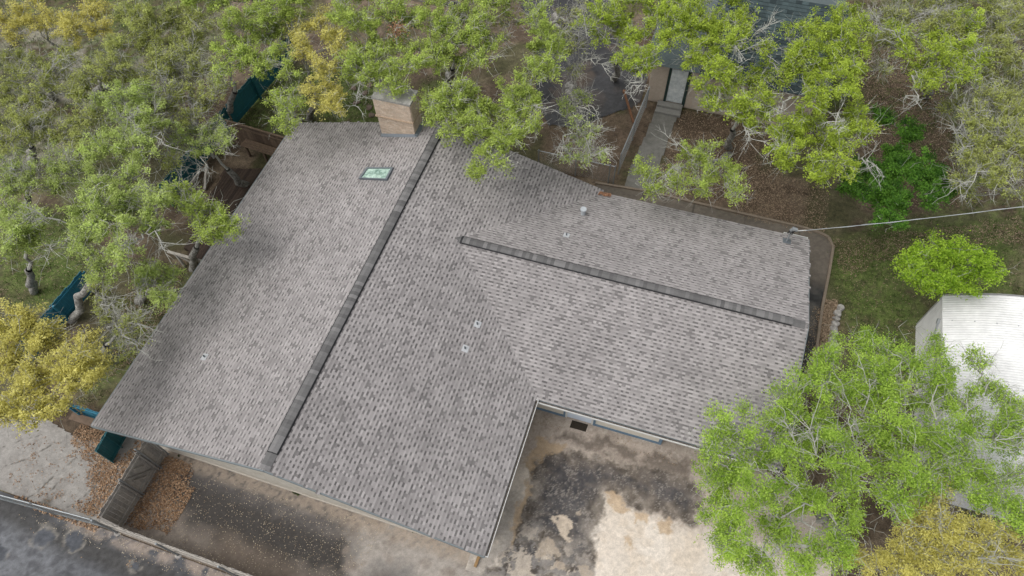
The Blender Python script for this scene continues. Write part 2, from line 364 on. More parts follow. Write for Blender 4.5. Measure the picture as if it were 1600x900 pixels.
# concrete apron round the wing, walkway, back asphalt
def apron_tint(x, y):
    n2 = fbm(x*1.3, y*1.3, 81); n3 = fbm(x*7, y*7, 83, 3)
    c = np.tile(np.array([.105,.098,.088]), (len(x), 1)); c = lay(c, soft(n2-.28, .15)*soft(15.6-y, .8)*.95, (.04,.04,.04))
    c = lay(c, soft(y-15.4, .6)*.7, (.15,.125,.10))
    seam = soft(.03-np.abs(((x+50) % 2.4)-1.2), .03)*soft(y-15.9, .1); c = lay(c, seam*.7, (.04,.035,.03))
    return c*(.75+.5*n3)[:, None]
ap_out = [(7.9,15.6),(7.9,17.15),(10.4,17.1),(13.2,17.7),(15.3,17.85),(16.6,17.75),(17.15,17.3),(17.3,16.6),(17.0,13.5),(16.75,11.5),(16.6,8.9),(16.3,7),(15.0,7),(15.0,15.6)]
ap_px = PS([(930,287),(1010,300),(1060,312),(1150,333),(1252,356),(1278,364),(1294,372),(1301,388),(1294,430),(1284,480),(1275,545),(1258,590),(1225,640)])
ap_out = [(8.2,15.0)]+[tuple(p) for p in ap_px]+[(15.0,8.0),(15.0,15.0)]
apron = grid_sheet('concrete_apron', np.arange(6.5, 18.5, .07), np.arange(7, 20, .07), .03, apron_tint, M['pave'], poly=ap_out, edge=.05)
k = MB()
pts = [np.array([p[0], p[1], .05]) for p in ap_px]
for a, b in zip(pts[:-1], pts[1:]): k.beam(a, b+(b-a)*.01, .11, .12)
tag(k.build('kerb_edge', mat('pale_concrete_edge', (.21,.17,.13), .95, .2, 5)), kind='structure')
def walk_tint(x, y):
    n3 = fbm(x*6, y*6, 85, 3); n2 = fbm(x*1.5, y*1.5, 86)
    c = np.tile(np.array([.17,.165,.15]), (len(x), 1)); c = lay(c, soft(n2-.5, .2)*.4, (.12,.115,.10))
    return c*(.8+.4*n3)[:, None]
wk = PS([(972,305),(987,257),(1008,212),(1027,165),(1062,172),(1047,212),(1031,257),(1017,308)])
walkway = grid_sheet('walkway', np.arange(5, 13, .07), np.arange(16, 26, .07), .024, walk_tint, M['pave'], poly=wk, edge=.03)
st = MB(); b0 = P(1027,168); b1 = P(1062,174)
for i in range(2):
    st.box((b0[0]-.05, b0[1]-.45+.35*i, .03), (b1[0]+.08, b0[1]+.25, .15+.13*i))
tag(st.build('doorstep', mat('grey_concrete_step', (.22,.215,.2), .95, .12, 5)), kind='structure')
def back_tint(x, y):
    n3 = fbm(x*6, y*6, 87, 3); n2 = fbm(x*.8, y*.8, 88); n1 = fbm(x*.5, y*.5, 89)
    c = np.tile(np.array([.04,.04,.042]), (len(x), 1)); c = lay(c, soft(n2-.5, .1)*.75, (.105,.078,.058)); c = lay(c, soft(n1-.55, .1)*.6, (.075,.075,.078))
    return c*(.7+.6*n3)[:, None]
backlot = grid_sheet('back_asphalt', np.arange(-2, 9, .1), np.arange(18, 40, .1), .022, back_tint, M['pave'],
                     poly=PS([(836,150),(838,60),(780,-60),(960,-80),(960,0),(985,60),(1012,120),(1002,160),(985,170),(960,176),(935,186),(900,200),(855,195)]), edge=.05)

# ------------------------------------------------------------------ the house
HL, HR, LEN = 7.77, 7.21, 15.84
EZ, S1 = 2.50, .277
HZ = 4.522; ER = HZ-HR*S1
YF, YB, XE, S2 = 5.66, 15.70, 15.85, .266
YR = (YF+YB)/2; Z2 = EZ+(YR-YF)*S2
roofL = lambda x, y: HZ+S1*x
roofR = lambda x, y: HZ-S1*x
roofWF = lambda x, y: EZ+S2*(y-YF)
roofWB = lambda x, y: EZ+S2*(YB-y)
house = thing('house', (0,0,0), 'large house seen from above, its grey shingled L-shaped roof filling the middle', 'house')
# roof deck
r = MB()
T = .16
def slab(q):
    q = np.array(q, float); lo = q-np.array([0, 0, T])
    r.add(np.vstack([q, lo]), [(0,1,2,3),(7,6,5,4),(0,4,5,1),(1,5,6,2),(2,6,7,3),(3,7,4,0)])
e = .03
slab([(-HL,0,roofL(-HL,0)-e),(0,0,HZ-e),(0,LEN,HZ-e),(-HL,LEN,roofL(-HL,0)-e)])
slab([(0,0,HZ-e),(HR,0,ER-e),(HR,LEN,ER-e),(0,LEN,HZ-e)])
xw = (HZ-Z2)/S1
slab([(HR-.1,YF,EZ-e-.002),(XE,YF,EZ-e-.002),(XE,YR,Z2-e),(xw+.1,YR,Z2-e-.002)])
slab([(xw+.1,YR,Z2-e-.002),(XE,YR,Z2-e),(XE,YB,EZ-e-.002),(HR-.1,YB,EZ-e-.002)])
roof = r.build('roof', M['fascia'], house)
EXPO = .143
WID = (.085, .115, .15, .2)
def plane_frame(o, u, v):
    o = np.array(o, float); u = np.array(u, float); u /= np.linalg.norm(u); v = np.array(v, float); v /= np.linalg.norm(v)
    return o, u, v, np.cross(u, v)
planes = []   # origin at eave, u along eave, v up slope, (length, slope length), keep(x, y)
sl1R = HR*math.sqrt(1+S1*S1); sl1L = HL*math.sqrt(1+S1*S1); sl2 = (YR-YF)*math.sqrt(1+S2*S2)
planes.append((plane_frame((HR,0,ER), (0,1,0), (-1,0,S1)), LEN, sl1R, lambda p: not (p[0] > xw-.3 and roofWF(*p[:2])-.05 > roofR(*p[:2]) and roofWB(*p[:2])-.05 > roofR(*p[:2]))))
planes.append((plane_frame((-HL,LEN,roofL(-HL,0)), (0,-1,0), (1,0,S1)), LEN, sl1L, lambda p: True))
planes.append((plane_frame((xw,YF,EZ), (1,0,0), (0,1,S2)), XE-xw, sl2, lambda p: roofWF(*p[:2]) > roofR(*p[:2])-.05))
planes.append((plane_frame((XE,YB,EZ), (-1,0,0), (0,-1,S2)), XE-xw, sl2, lambda p: roofWB(*p[:2]) > roofR(*p[:2])-.05))
base = MB(); cand = []; rs = np.random.default_rng(11)
# the sky light and chimney cut their own places by standing proud
for pi, ((o, u, v, n), LU, LV, keep) in enumerate(planes):
    if n[2] < 0: n = -n
    nc = int(LV/EXPO)+1
    for c in range(nc):
        v0 = c*EXPO; v1 = min(v0+EXPO, LV)
        if v1-v0 < .03: continue
        a = -rs.uniform(0, .2); state = 0
        coarse = []
        while a < LU:
            wtooth = WID[rs.choice(4, p=(.24,.34,.27,.15))]; wgap = WID[rs.choice(4, p=(.34,.4,.2,.06))]
            if rs.random() < .07: wtooth += WID[3]*1.0
            a0, a1 = max(a, 0), min(a+wtooth, LU); g1 = min(a1+wgap, LU)
            pc = o+u*(a0+a1)/2+v*(v0+v1)/2
            if a1 > a0+.02 and keep(pc):
                cand.append((pi, a0, a1, v0, v1, pc, rs.random()))
            if g1 > a1+.01 and keep(pc):
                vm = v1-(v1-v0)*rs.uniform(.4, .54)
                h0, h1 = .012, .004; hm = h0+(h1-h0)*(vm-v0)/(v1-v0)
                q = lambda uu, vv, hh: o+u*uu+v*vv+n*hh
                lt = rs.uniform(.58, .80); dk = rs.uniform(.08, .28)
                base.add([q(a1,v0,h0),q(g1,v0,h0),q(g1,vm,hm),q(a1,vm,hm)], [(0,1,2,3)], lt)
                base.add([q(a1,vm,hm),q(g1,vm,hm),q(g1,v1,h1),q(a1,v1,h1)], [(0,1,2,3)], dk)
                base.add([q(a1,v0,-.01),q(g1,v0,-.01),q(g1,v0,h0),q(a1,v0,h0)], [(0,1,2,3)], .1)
            a += wtooth+wgap
    # closed underlay sheet
    base.add([o-n*.004, o+u*LU-n*.004, o+u*LU+v*LV-n*.004, o+v*LV-n*.004], [(0,1,2,3)], .3) if pi < 2 else None
camv = CAM
cand.sort(key=lambda t: np.linalg.norm(t[5]-camv)/(max(t[2]-t[1], .05)**.5))
vari = {}
def tooth_mesh(wd, ht, ti):
    key = (round(wd, 3), round(ht, 3), ti)
    if key not in vari:
        mb = MB(); add_tooth(mb, np.zeros(3), np.array([1., 0, 0]), np.array([0, 1., 0]), np.array([0, 0, 1.]), 0, wd, 0, ht, .42+.2*ti/4)
        ob = mb.build('shingle', M['shingle'], None); vari[key] = ob.data; bpy.data.objects.remove(ob)
    return vari[key]
def add_tooth(mb, o, u, v, n, a0, a1, v0, v1, tone):
    q = lambda uu, vv, hh: o+u*uu+v*vv+n*hh
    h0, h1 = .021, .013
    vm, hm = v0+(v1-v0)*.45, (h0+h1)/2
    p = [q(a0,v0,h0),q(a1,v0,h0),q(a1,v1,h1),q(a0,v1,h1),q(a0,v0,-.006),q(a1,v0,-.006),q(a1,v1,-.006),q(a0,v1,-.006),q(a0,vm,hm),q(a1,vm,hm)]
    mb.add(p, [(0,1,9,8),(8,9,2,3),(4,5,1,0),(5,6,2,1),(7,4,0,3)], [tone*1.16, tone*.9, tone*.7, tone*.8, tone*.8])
big = 0
for t in cand:
    pi, a0, a1, v0, v1, pc, rn = t
    (o, u, v, n), LU, LV, keep = planes[pi]
    if n[2] < 0: n = -n
    if big < 300 and a1-a0 > .13 and v1-v0 > .14:
        big += 1
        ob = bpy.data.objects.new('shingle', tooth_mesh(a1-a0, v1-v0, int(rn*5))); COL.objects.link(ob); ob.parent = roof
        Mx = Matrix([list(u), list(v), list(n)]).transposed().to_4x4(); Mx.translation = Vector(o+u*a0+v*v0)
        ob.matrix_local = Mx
    else:
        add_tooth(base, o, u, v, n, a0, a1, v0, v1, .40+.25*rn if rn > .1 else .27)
tag(base.build('shingle_courses', M['shingle'], roof), kind='stuff')
# ridge vents and caps
def ridge(A, B, s, vent0, vent1, wd=.165):
    A = np.array(A, float); B = np.array(B, float); d = B-A; L = np.linalg.norm(d); d /= L
    side = np.cross(d, (0,0,1)); 
    mb = MB(); va, vb = A+d*vent0, B-d*vent1
    def strip(a, b, w_, lift, thick):
        v = []
        for p in (a, b):
            for sg in (-1, 0, 1):
                for hh in (lift, lift-thick): v.append(p+side*w_*sg+np.array([0,0,-s*w_*abs(sg)+hh]))
        return v
    F = [(0,6,8,2),(2,8,10,4),(0,1,7,6),(4,10,11,5),(0,2,3,1),(2,4,5,3),(6,7,9,8),(8,9,11,10)]
    mb.add(strip(va, vb, wd+.028, .058, .05), F)
    mb.build('ridge_vent', M['black'], roof)
    n = int(L/EXPO); rr = np.random.default_rng(int(L*100)); meshes = {}
    for i in range(n):
        c = A+d*(i+.5)*EXPO; inside = vent0 < i*EXPO < L-vent1
        ti = int(rr.integers(0, 5)); key = (ti, inside)
        if key not in meshes:
            m2 = MB(); z = .074 if inside else .036
            v = strip(-d*EXPO*.5, d*EXPO*.55, wd-.006 if inside else wd+.015, 0, .012)
            v = np.array(v); v[:6, 2] += z; v[6:, 2] += z-.007
            m2.add(v, F, (.32, .44, .52, .62, .85)[ti]); o2 = m2.build('ridge_cap', M['ridge'], None); meshes[key] = o2.data; bpy.data.objects.remove(o2)
        ob = bpy.data.objects.new('ridge_cap', meshes[key]); COL.objects.link(ob); ob.parent = roof; ob.location = Vector(c)
ridge((0,.02,HZ), (0,LEN,HZ), S1, .55, .3)
ridge((xw-.05,YR,Z2), (XE-.02,YR,Z2), S2, .2, .55, .15)
# rakes, drip edges, gutters
d = MB()
d.beam((-HL-.015,0,roofL(-HL,0)-.03), (-HL-.015,LEN,roofL(-HL,0)-.03), .03, .1)
d.build('drip_edge', M['fascia'], house)
for a, b in (((-HL,-.018,roofL(-HL,0)-.09), (0,-.018,HZ-.09)), ((0,-.018,HZ-.09), (HR,-.018,ER-.09)), ((XE+.018,YF,EZ-.09), (XE+.018,YR,Z2-.09)), ((XE+.018,YR,Z2-.09), (XE+.018,YB,EZ-.09))):
    m = MB(); m.beam(a, b, .03, .14); m.build('rake_board', M['fascia'], house)
def gutter(a, b, outv):
    a = np.array(a, float); b = np.array(b, float); ov = np.array(outv, float)
    g = MB(); w_ = .095
    g.beam(a+ov*w_, b+ov*w_, .016, .10); g.beam(a+ov*w_*.5+np.array([0,0,-.05]), b+ov*w_*.5+np.array([0,0,-.05]), w_, .012)
    for p in (a, b): g.beam(p+ov*.01, p+ov*(w_+.01), .012, .11)
    o1 = g.build('gutter', M['white'], house)
    t = MB(); t.beam(a+ov*w_*.48+np.array([0,0,-.03]), b+ov*w_*.48+np.array([0,0,-.03]), w_*.8, .02); t.build('debris', M['gutter'], o1)
gutter((HR+.002,.02,ER-.05), (HR+.002,YF-.02,ER-.05), (1,0,0))
gutter((HR+.11,YF-.002,EZ-.06), (XE-.05,YF-.005,EZ-.06), (0,-1,0))
gutter((XE-.05,YB+.005,EZ-.06), (XE-1.0,YB+.005,EZ-.06), (0,1,0))
# walls
def wall_x(name, x0, x1, y, zt, m=None, th=.14):   # wall facing -y; zt(x) gives the top
    w_ = MB(); xs = [x0, x1] if not (x0 < 0 < x1) else [x0, 0, x1]
    v = [];
    for yy in (y, y+th):
        for x in xs: v += [(x, yy, 0), (x, yy, zt(x))]
    k_ = len(xs)*2; f = []
    for i in range(len(xs)-1):
        a = i*2; f += [(a, a+2, a+3, a+1), (k_+a+2, k_+a, k_+a+1, k_+a+3), (a+1, a+3, k_+a+3, k_+a+1)]
    f += [(0, 1, k_+1, k_), (k_-2, 2*k_-2, 2*k_-1, k_-1)]
    w_.add(v, f); return w_.build(name, m or M['cream'], house)
WX = -6.35
wall_x('wall', WX, HR-.62, .47, lambda x: HZ-.2-S1*abs(x), M['creamdirty'])
m = MB(); m.box((WX-.02,.445,0), (HR-.6,.468,.16)); m.build('wall_plinth', mat('pale_wall_plinth', (.5,.46,.4), .9, .15), house)
def box_part(name, lo, hi, m): b_ = MB(); b_.box(lo, hi); return b_.build(name, m, house)
box_part('wall', (HR-.76,.62,0), (HR-.62,6.29,EZ-.12), M['cream'])
box_part('wall', (HR-.60,6.33,0), (8.14,6.47,EZ-.05), M['cream'])
box_part('wall', (9.42,6.33,0), (11.88,6.47,EZ-.05), M['cream'])
box_part('wall', (11.83,6.48,0), (11.97,8.8,EZ+.08), M['cream'])
box_part('wall', (11.98,8.8,0), (XE-.6,8.94,EZ+.6), M['cream'])
wv = MB(); wv.add([(XE-.6,8.95,0),(XE-.6,YR,0),(XE-.6,YB-.6,0),(XE-.6,8.95,EZ+.6),(XE-.6,YR,Z2-.2),(XE-.6,YB-.6,EZ-.05),
    (XE-.74,8.95,0),(XE-.74,YR,0),(XE-.74,YB-.6,0),(XE-.74,8.95,EZ+.6),(XE-.74,YR,Z2-.2),(XE-.74,YB-.6,EZ-.05)],
    [(0,1,4,3),(1,2,5,4),(7,6,9,10),(8,7,10,11),(3,4,10,9),(4,5,11,10)]); wv.build('wall', M['cream'], house)
box_part('wall', (HR,YB-.74,0), (XE-.75,YB-.6,EZ-.05), M['cream'])
wall_x('wall', WX, HR-.01, LEN-.6, lambda x: HZ-.2-S1*abs(x))
box_part('wall', (WX,.62,0), (WX+.14,LEN-.61,roofL(WX,0)-.2), M['cream'])
for x0, x1 in ((8.145,8.215),(9.33,9.415),(11.885,12.0)): box_part('corner_trim', (x0,6.295,0), (x1,6.45,EZ-.06), M['blue'])
for x0, x1 in ((HR-.59,8.14),(9.42,11.88)): box_part('base_trim', (x0,6.30,.0), (x1,6.328,.16), M['blue'])
door = box_part('door', (8.3,6.345,.03), (9.25,6.40,2.08), M['paleblue'])
for lo, hi in (((8.22,6.31,.03),(8.295,6.44,2.16)), ((9.255,6.31,.03),(9.325,6.44,2.16)), ((8.22,6.31,2.165),(9.325,6.44,2.22))):
    b_ = MB(); b_.box(lo, hi); b_.build('door_frame', M['white'], door)
b_ = MB(); b_.tube([(8.4,6.33,1.0),(8.4,6.27,1.0)], .03, 8); b_.build('handle', M['steel'], door)
box_part('wall', (8.22,6.345,2.23), (9.325,6.47,EZ-.05), M['cream'])
# chimney
CX0, CX1, CY0, CY1, CT = -2.60, -1.00, 15.0, 15.79, 6.0
ch = MB(); ch.box((CX0+.01,CY0+.01,3.2), (CX1-.01,CY1-.01,CT-.05)); chim = ch.build('chimney', M['mortar'], house)
bk = MB(); rb = np.random.default_rng(5)
def brick_face(axis, fix, lo, hi, sgn, z0, z1, out):
    zc = z0; row = 0
    while zc+.06 <= z1:
        x = lo - (.1 if row % 2 else 0)
        while x < hi-.02:
            a, b = max(x, lo), min(x+.19, hi)
            if b-a > .03:
                j = rb.uniform(0, .004); f0, f1 = fix-sgn*.015, fix+sgn*(out+j); f0, f1 = min(f0, f1), max(f0, f1)
                if axis == 'x': bk.box((a, f0, zc), (b, f1, zc+.057), rb.uniform(.25, .8))
                else: bk.box((f0, a, zc), (f1, b, zc+.057), rb.uniform(.25, .8))
            x += .2
        zc += .068; row += 1
for z0, z1, out in ((3.45,5.0,.008),(5.07,CT-.04,.05)):
    brick_face('x', CY0, CX0-(.02 if out > .02 else 0), CX1+(.02 if out > .02 else 0), -1, z0, z1, out); brick_face('x', CY1, CX0, CX1, 1, z0, z1, out)
    brick_face('y', CX1, CY0, CY1, 1, z0, z1, out); brick_face('y', CX0, CY0, CY1, -1, z0, z1, out)
bk.box((CX0-.075,CY0-.075,4.99), (CX1+.055,CY1+.055,5.06), 0)
tag(bk.build('brick_courses', M['brick'], chim), kind='stuff')
cp = MB(); cp.box((CX0-.06,CY0-.06,CT-.045), (CX1+.06,CY1+.06,CT+.04)); cp.build('chimney_cap', M['cap'], chim)
cp = MB()
zf = lambda x: roofL(x, 0)
cp.add([(CX0-.05,CY0-.1,zf(CX0)+.03),(CX1+.1,CY0-.1,zf(CX1)+.03),(CX1+.1,CY0-.012,zf(CX1)+.14),(CX0-.05,CY0-.012,zf(CX0)+.14)], [(0,1,2,3)])
cp.add([(CX1+.012,CY0-.1,zf(CX1)+.15),(CX1+.16,CY0-.1,zf(CX1+.16)+.03),(CX1+.16,CY1,zf(CX1+.16)+.03),(CX1+.012,CY1,zf(CX1)+.15)], [(0,1,2,3)])
cp.build('flashing', M['flash'], chim)
# skylight
cs = [P_on(x, y, roofL) for x, y in ((574,264),(616,264),(606,283),(562,281))]
nL = np.array([-S1, 0, 1.])/math.sqrt(1+S1*S1)
sk = MB(); ctr = sum(cs)/4
outer = [c+nL*.11 for c in cs]; inner = [c+(ctr-c)/np.linalg.norm(ctr-c)*.11+nL*.11 for c in cs]; lowr = [c-nL*.02 for c in cs]
ind = [c+(ctr-c)/np.linalg.norm(ctr-c)*.11+nL*.07 for c in cs]
sk.add(outer+inner+lowr+ind, [(i, (i+1) % 4, 4+(i+1) % 4, 4+i) for i in range(4)]+[(8+i, 8+(i+1) % 4, (i+1) % 4, i) for i in range(4)]+[(4+i, 4+(i+1) % 4, 12+(i+1) % 4, 12+i) for i in range(4)])
skyl = sk.build('skylight', M['flash'], house)
sk = MB(); sk.add([c-nL*.005 for c in ind]+[c-nL*.02 for c in ind], [(3,2,1,0),(4,5,6,7)]); sk.build('glass_pane', M['glassg'], skyl)
# roof vents
for px, py, fn, nx, h in ((885,368,roofWB,None,.12),(746,507,roofR,None,.14),(727,545,roofR,None,.14),(320,558,roofL,None,.12)):
    c = P_on(px, py, fn); g = 1e-3
    n = np.array([-(fn(c[0]+g,c[1])-fn(*c[:2]))/g, -(fn(c[0],c[1]+g)-fn(*c[:2]))/g, 1.]); n /= np.linalg.norm(n)
    u = np.cross((0,1,0), n); u /= np.linalg.norm(u); v = np.cross(n, u)
    m = MB(); a = .12
    m.add([c+u*sx*a+v*sy*a*1.1+n*hh for hh in (.026,.012) for sx, sy in ((-1,-1),(1,-1),(1,1),(-1,1))], [(0,1,2,3),(0,4,5,1),(1,5,6,2),(2,6,7,3),(3,7,4,0)])
    vf = m.build('vent_flashing', mat('grey_white_flashing', (.42,.43,.44), .7, .15, 9), house)
    m = MB(); m.tube([c, c+np.array([0,0,h])], [.035,.03], 8); m.build('vent_pipe', M['fascia'], vf)
c = P_on(911, 335, roofWB); m = MB(); m.tube([c+np.array([0,0,-.05]), c+np.array([0,0,.3])], .1, 12)
m.tube([c+np.array([0,0,.3]), c+np.array([0,0,.36]), c+np.array([0,0,.37])], [.13,.13,.005], 12)
m.build('flue_vent', mat('zinc_flue', (.42,.45,.47), .5, .1, 8), house)
# service mast and weatherhead
c = P_on(1229, 377, roofWB); m = MB(); m.tube([c, c+np.array([0,0,.75])], .035, 8)
mast = m.build('service_mast', M['steel'], house)
m = MB(); m.tube([c+np.array([-.05,0,.7]), c+np.array([.02,0,.86]), c+np.array([.13,0,.83]), c+np.array([.16,0,.74])], [.06,.085,.075,.04], 8); m.build('weatherhead', M['steel'], mast)
m = MB()
for i in range(8):
    a = i*.8; m.tube([c+np.array([.1*math.cos(a), .1*math.sin(a), .5+.04*i]), c+np.array([.13*math.cos(a+.9), .13*math.sin(a+.9), .4+.04*i]), c+np.array([.05, -.02, .7])], .014, 4)
m.build('cable_loop', M['black'], mast)
m = MB(); m.add([c+np.array([sx*.16, sy*.16, .03-S2*sy*.16]) for sx, sy in ((-1,-1),(1,-1),(1,1),(-1,1))], [(0,1,2,3)]); m.build('roof_flashing', M['flash'], mast)
m = MB(); c2 = P_on(1266, 397, lambda x, y: 1.9); m.tube([(XE-.6, c2[1], 1.9), (XE+.17, c2[1], 1.86)], .03, 8); m.build('drain_pipe', M['white'], house)
# power line
a = c+np.array([.12,0,.72]); b = P(1720, 306, 6.8)
cv = [a+(b-a)*t+np.array([0,0,-.6*t*(1-t)]) for t in np.linspace(0, 1, 24)]
pl = thing('power_line', a, 'twisted grey service cable running from the roof mast across the right-hand yard', 'cable')
m = MB(); m.tube(cv, .014, 5); m.build('cable', mat('grey_cable', (.33,.35,.35), .6, .2, 20), pl)
m = MB(); m.tube([p+np.array([.02*math.sin(i*1.9), .02*math.cos(i*1.9), .02*math.sin(i*1.3)]) for i, p in enumerate(cv)], .009, 4); m.build('bare_wire', M['steel'], pl)
m = MB(); m.tube([a+np.array([-.1,0,-.03]), a+(cv[2]-a)*.5], .018, 5); m.build('splice_sleeve', M['white'], pl)

# ------------------------------------------------------------------ neighbouring buildings
shed = thing('metal_shed', (21.1,14.6,0), 'white corrugated metal shed at the right edge, partly under green trees', 'shed')
SX0, SX1, SY0, SY1, SW, SR = 21.1, 28.6, 7.2, 14.65, 2.35, 3.5
def corr_prof(n): return np.arange(n)
pitch = .105; ny = int((SY1-SY0)/pitch)*2
ys = SY0+np.arange(ny+1)*pitch/2; hz = np.where(np.arange(ny+1) % 2, .017, 0)
def arch(x):
    t = (x-SX0)/(SX1-SX0)*2-1; return SW+(SR-SW)*(1-abs(t)**2.2)
xs = np.linspace(SX0-.06, SX1+.06, 15)
m = MB(); X, Y = np.meshgrid(xs, ys); Z = np.array([arch(min(max(x, SX0), SX1)) for x in xs])[None, :]+hz[:, None]
i = (np.arange(ny)[:, None]*15+np.arange(14)[None, :]).ravel()
m.add(np.stack([X.ravel(), Y.ravel(), Z.ravel()], 1), np.stack([i, i+1, i+16, i+15], 1)); rf = m.build('roof', M['corr'], shed)
m = MB()
for yy in (SY1-1.35, SY1-4.0, SY1-6.6):
    for x0 in np.arange(SX0+.2, SX1-.5, .62): m.box((x0, yy+.1*math.sin(x0), arch(x0)+.02), (x0+.035, yy+.03+.1*math.sin(x0), arch(x0)+.04))
m.build('roof_bolts', M['steel'], rf)
m = MB(); hx = np.where(np.arange(ny+1) % 2, .018, 0)
v = np.concatenate([np.stack([SX0-hx, ys, np.zeros(ny+1)], 1), np.stack([SX0-hx, ys, np.full(ny+1, SW)], 1)]); i = np.arange(ny)
m.add(v, np.stack([i+1, i, i+ny+1, i+ny+2], 1)); m.build('wall', M['corr'], shed)
m = MB(); gx = np.linspace(SX0, SX1, 40)
v = np.concatenate([np.stack([gx, np.full(40, SY1-.02), np.zeros(40)], 1), np.stack([gx, np.full(40, SY1-.02), [arch(x)-.01 for x in gx]], 1)]); i = np.arange(39)
m.add(v, np.stack([i+1, i, i+40, i+41], 1)); m.build('wall', M['corr'], shed)
m = MB(); v2 = v.copy(); v2[:, 1] = SY0+.02; m.add(v2, np.stack([i, i+1, i+41, i+40], 1)); m.build('wall', M['corr'], shed)
m = MB(); m.box((SX1-.03,SY0,0), (SX1,SY1,SW)); m.build('wall', M['corr'], shed)
m = MB(); m.beam((SX0-.05,12.6,1.3),(SX0-.05,13.5,2.0), .05, .05); m.beam((SX0-.06,13.45,1.98),(SX0-.06,13.62,2.1), .1, .09); m.build('wall_bracket', M['steel'], shed)

bh = thing('back_house', (7.6,24.5,0), 'neighbouring house at the top with beige lap siding and dark roof', 'house')
BX0, BX1, BY = 7.55, 15.6, 24.62
def siding(x0, x1, z1):
    z = .1; first = True
    while z < z1:
        m = MB(); zz = min(z+.2, z1)
        m.add([(x0,BY-.02,z),(x1,BY-.02,z),(x1,BY,zz),(x0,BY,zz),(x0,BY+.02,z),(x1,BY+.02,z)], [(0,1,2,3),(4,5,1,0)])
        m.build('siding_board', M['siding'], bh); z += .2
siding(BX0, 8.42, 2.5); siding(9.55, BX1, 2.5)
m = MB(); m.box((BX0,BY+.01,0), (BX1,BY+.15,2.5)); m.box((BX0,BY+.15,0), (BX0+.15,31,2.5)); m.build('wall', M['siding'], bh)
m = MB(); m.box((8.57,BY-.03,.25), (9.38,BY-.0,2.3)); dr = m.build('door', mat('white_storm_door', (.52,.56,.58), .3, .12, 4, color2=(.66,.68,.68)), bh)
for x0, x1 in ((8.43,8.56),(9.39,9.54)):
    m = MB(); m.box((x0,BY-.05,.1), (x1,BY+.0,2.4)); m.build('door_frame', mat('dark_green_frame', (.03,.05,.045), .7, .1), dr)
m = MB(); ry = 28.6; rz = 4.4; n_ = 24
for i in range(n_):
    y0 = BY-.35+(ry-BY+.35)*i/n_; y1 = BY-.35+(ry-BY+.35)*(i+1)/n_; z0 = 2.45+(rz-2.45)*i/n_; z1 = 2.45+(rz-2.45)*(i+1)/n_
    for x0 in np.arange(9.9, BX1+.4, .3):
        x1 = min(x0+.3, BX1+.4); m.add([(x0,y0,z0+.03),(x1,y0,z0+.03),(x1,y1,z1+.005),(x0,y1,z1+.005),(x0,y0,z0-.02),(x1,y0,z0-.02)], [(0,1,2,3),(4,5,1,0)], rng.uniform(0, 1))
br = MB(); br.add([(9.9,BY-.35,2.44),(BX1+.4,BY-.35,2.44),(BX1+.4,ry,rz-.01),(9.9,ry,rz-.01),(9.9,ry+4,2.6),(BX1+.4,ry+4,2.6)], [(0,1,2,3),(3,2,5,4)])
bro = br.build('roof', M['ltroof'], bh); tag(m.build('shingle_courses', M['dkroof'], bro), kind='stuff')
m = MB(); m.add([(7.2,BY-.25,2.52),(9.89,BY-.25,2.52),(9.89,30,3.1),(7.2,30,3.1)], [(0,1,2,3)]); m.build('porch_roof', M['ltroof'], bh)

# ------------------------------------------------------------------ fences
def boards_run(parent, A, B, h, bw, m, z0=.03, th=.02, rails=(), side=1, gap=.005, rail_m=None, var=.02, mesh_share=True):
    A = np.array(A, float)[:2]; B = np.array(B, float)[:2]; d = B-A; L = np.linalg.norm(d); d /= L; nrm = np.array([d[1], -d[0]])*side
    n = max(1, int(L/bw)); ms = []
    ang = math.atan2(d[1], d[0])
    for j in range(4):
        b = MB(); hh = h-var*j; c0 = .018
        v = [(0,-th/2,z0),(bw-gap,-th/2,z0),(bw-gap,th/2,z0),(0,th/2,z0),(0,-th/2,hh-c0),(bw-gap,-th/2,hh-c0),(bw-gap,th/2,hh-c0),(0,th/2,hh-c0),
             (.02,-th/2,hh),(bw-gap-.02,-th/2,hh),(bw-gap-.02,th/2,hh),(.02,th/2,hh)]
        b.add(v, [(0,1,5,4),(2,3,7,6),(1,2,6,5),(3,0,4,7),(4,5,9,8),(6,7,11,10),(5,6,10,9),(7,4,8,11),(8,9,10,11),(3,2,1,0)], .15+.23*j)
        o = b.build('board', m, None); ms.append(o.data); bpy.data.objects.remove(o)
    og = origin(parent)
    for i in range(n):
        o = bpy.data.objects.new('board', ms[random.randrange(4)]); COL.objects.link(o); o.parent = parent
        p = A+d*i*bw; o.location = Vector((p[0], p[1], 0))-og; o.rotation_euler = (random.uniform(-.006,.006), 0, ang)
    for rz_ in rails:
        b = MB(); off = nrm*(th/2+.022)
        b.beam((A[0]+off[0], A[1]+off[1], rz_), (B[0]+off[0], B[1]+off[1], rz_), .04, .09, tone=.7); b.build('rail', rail_m or m, parent)
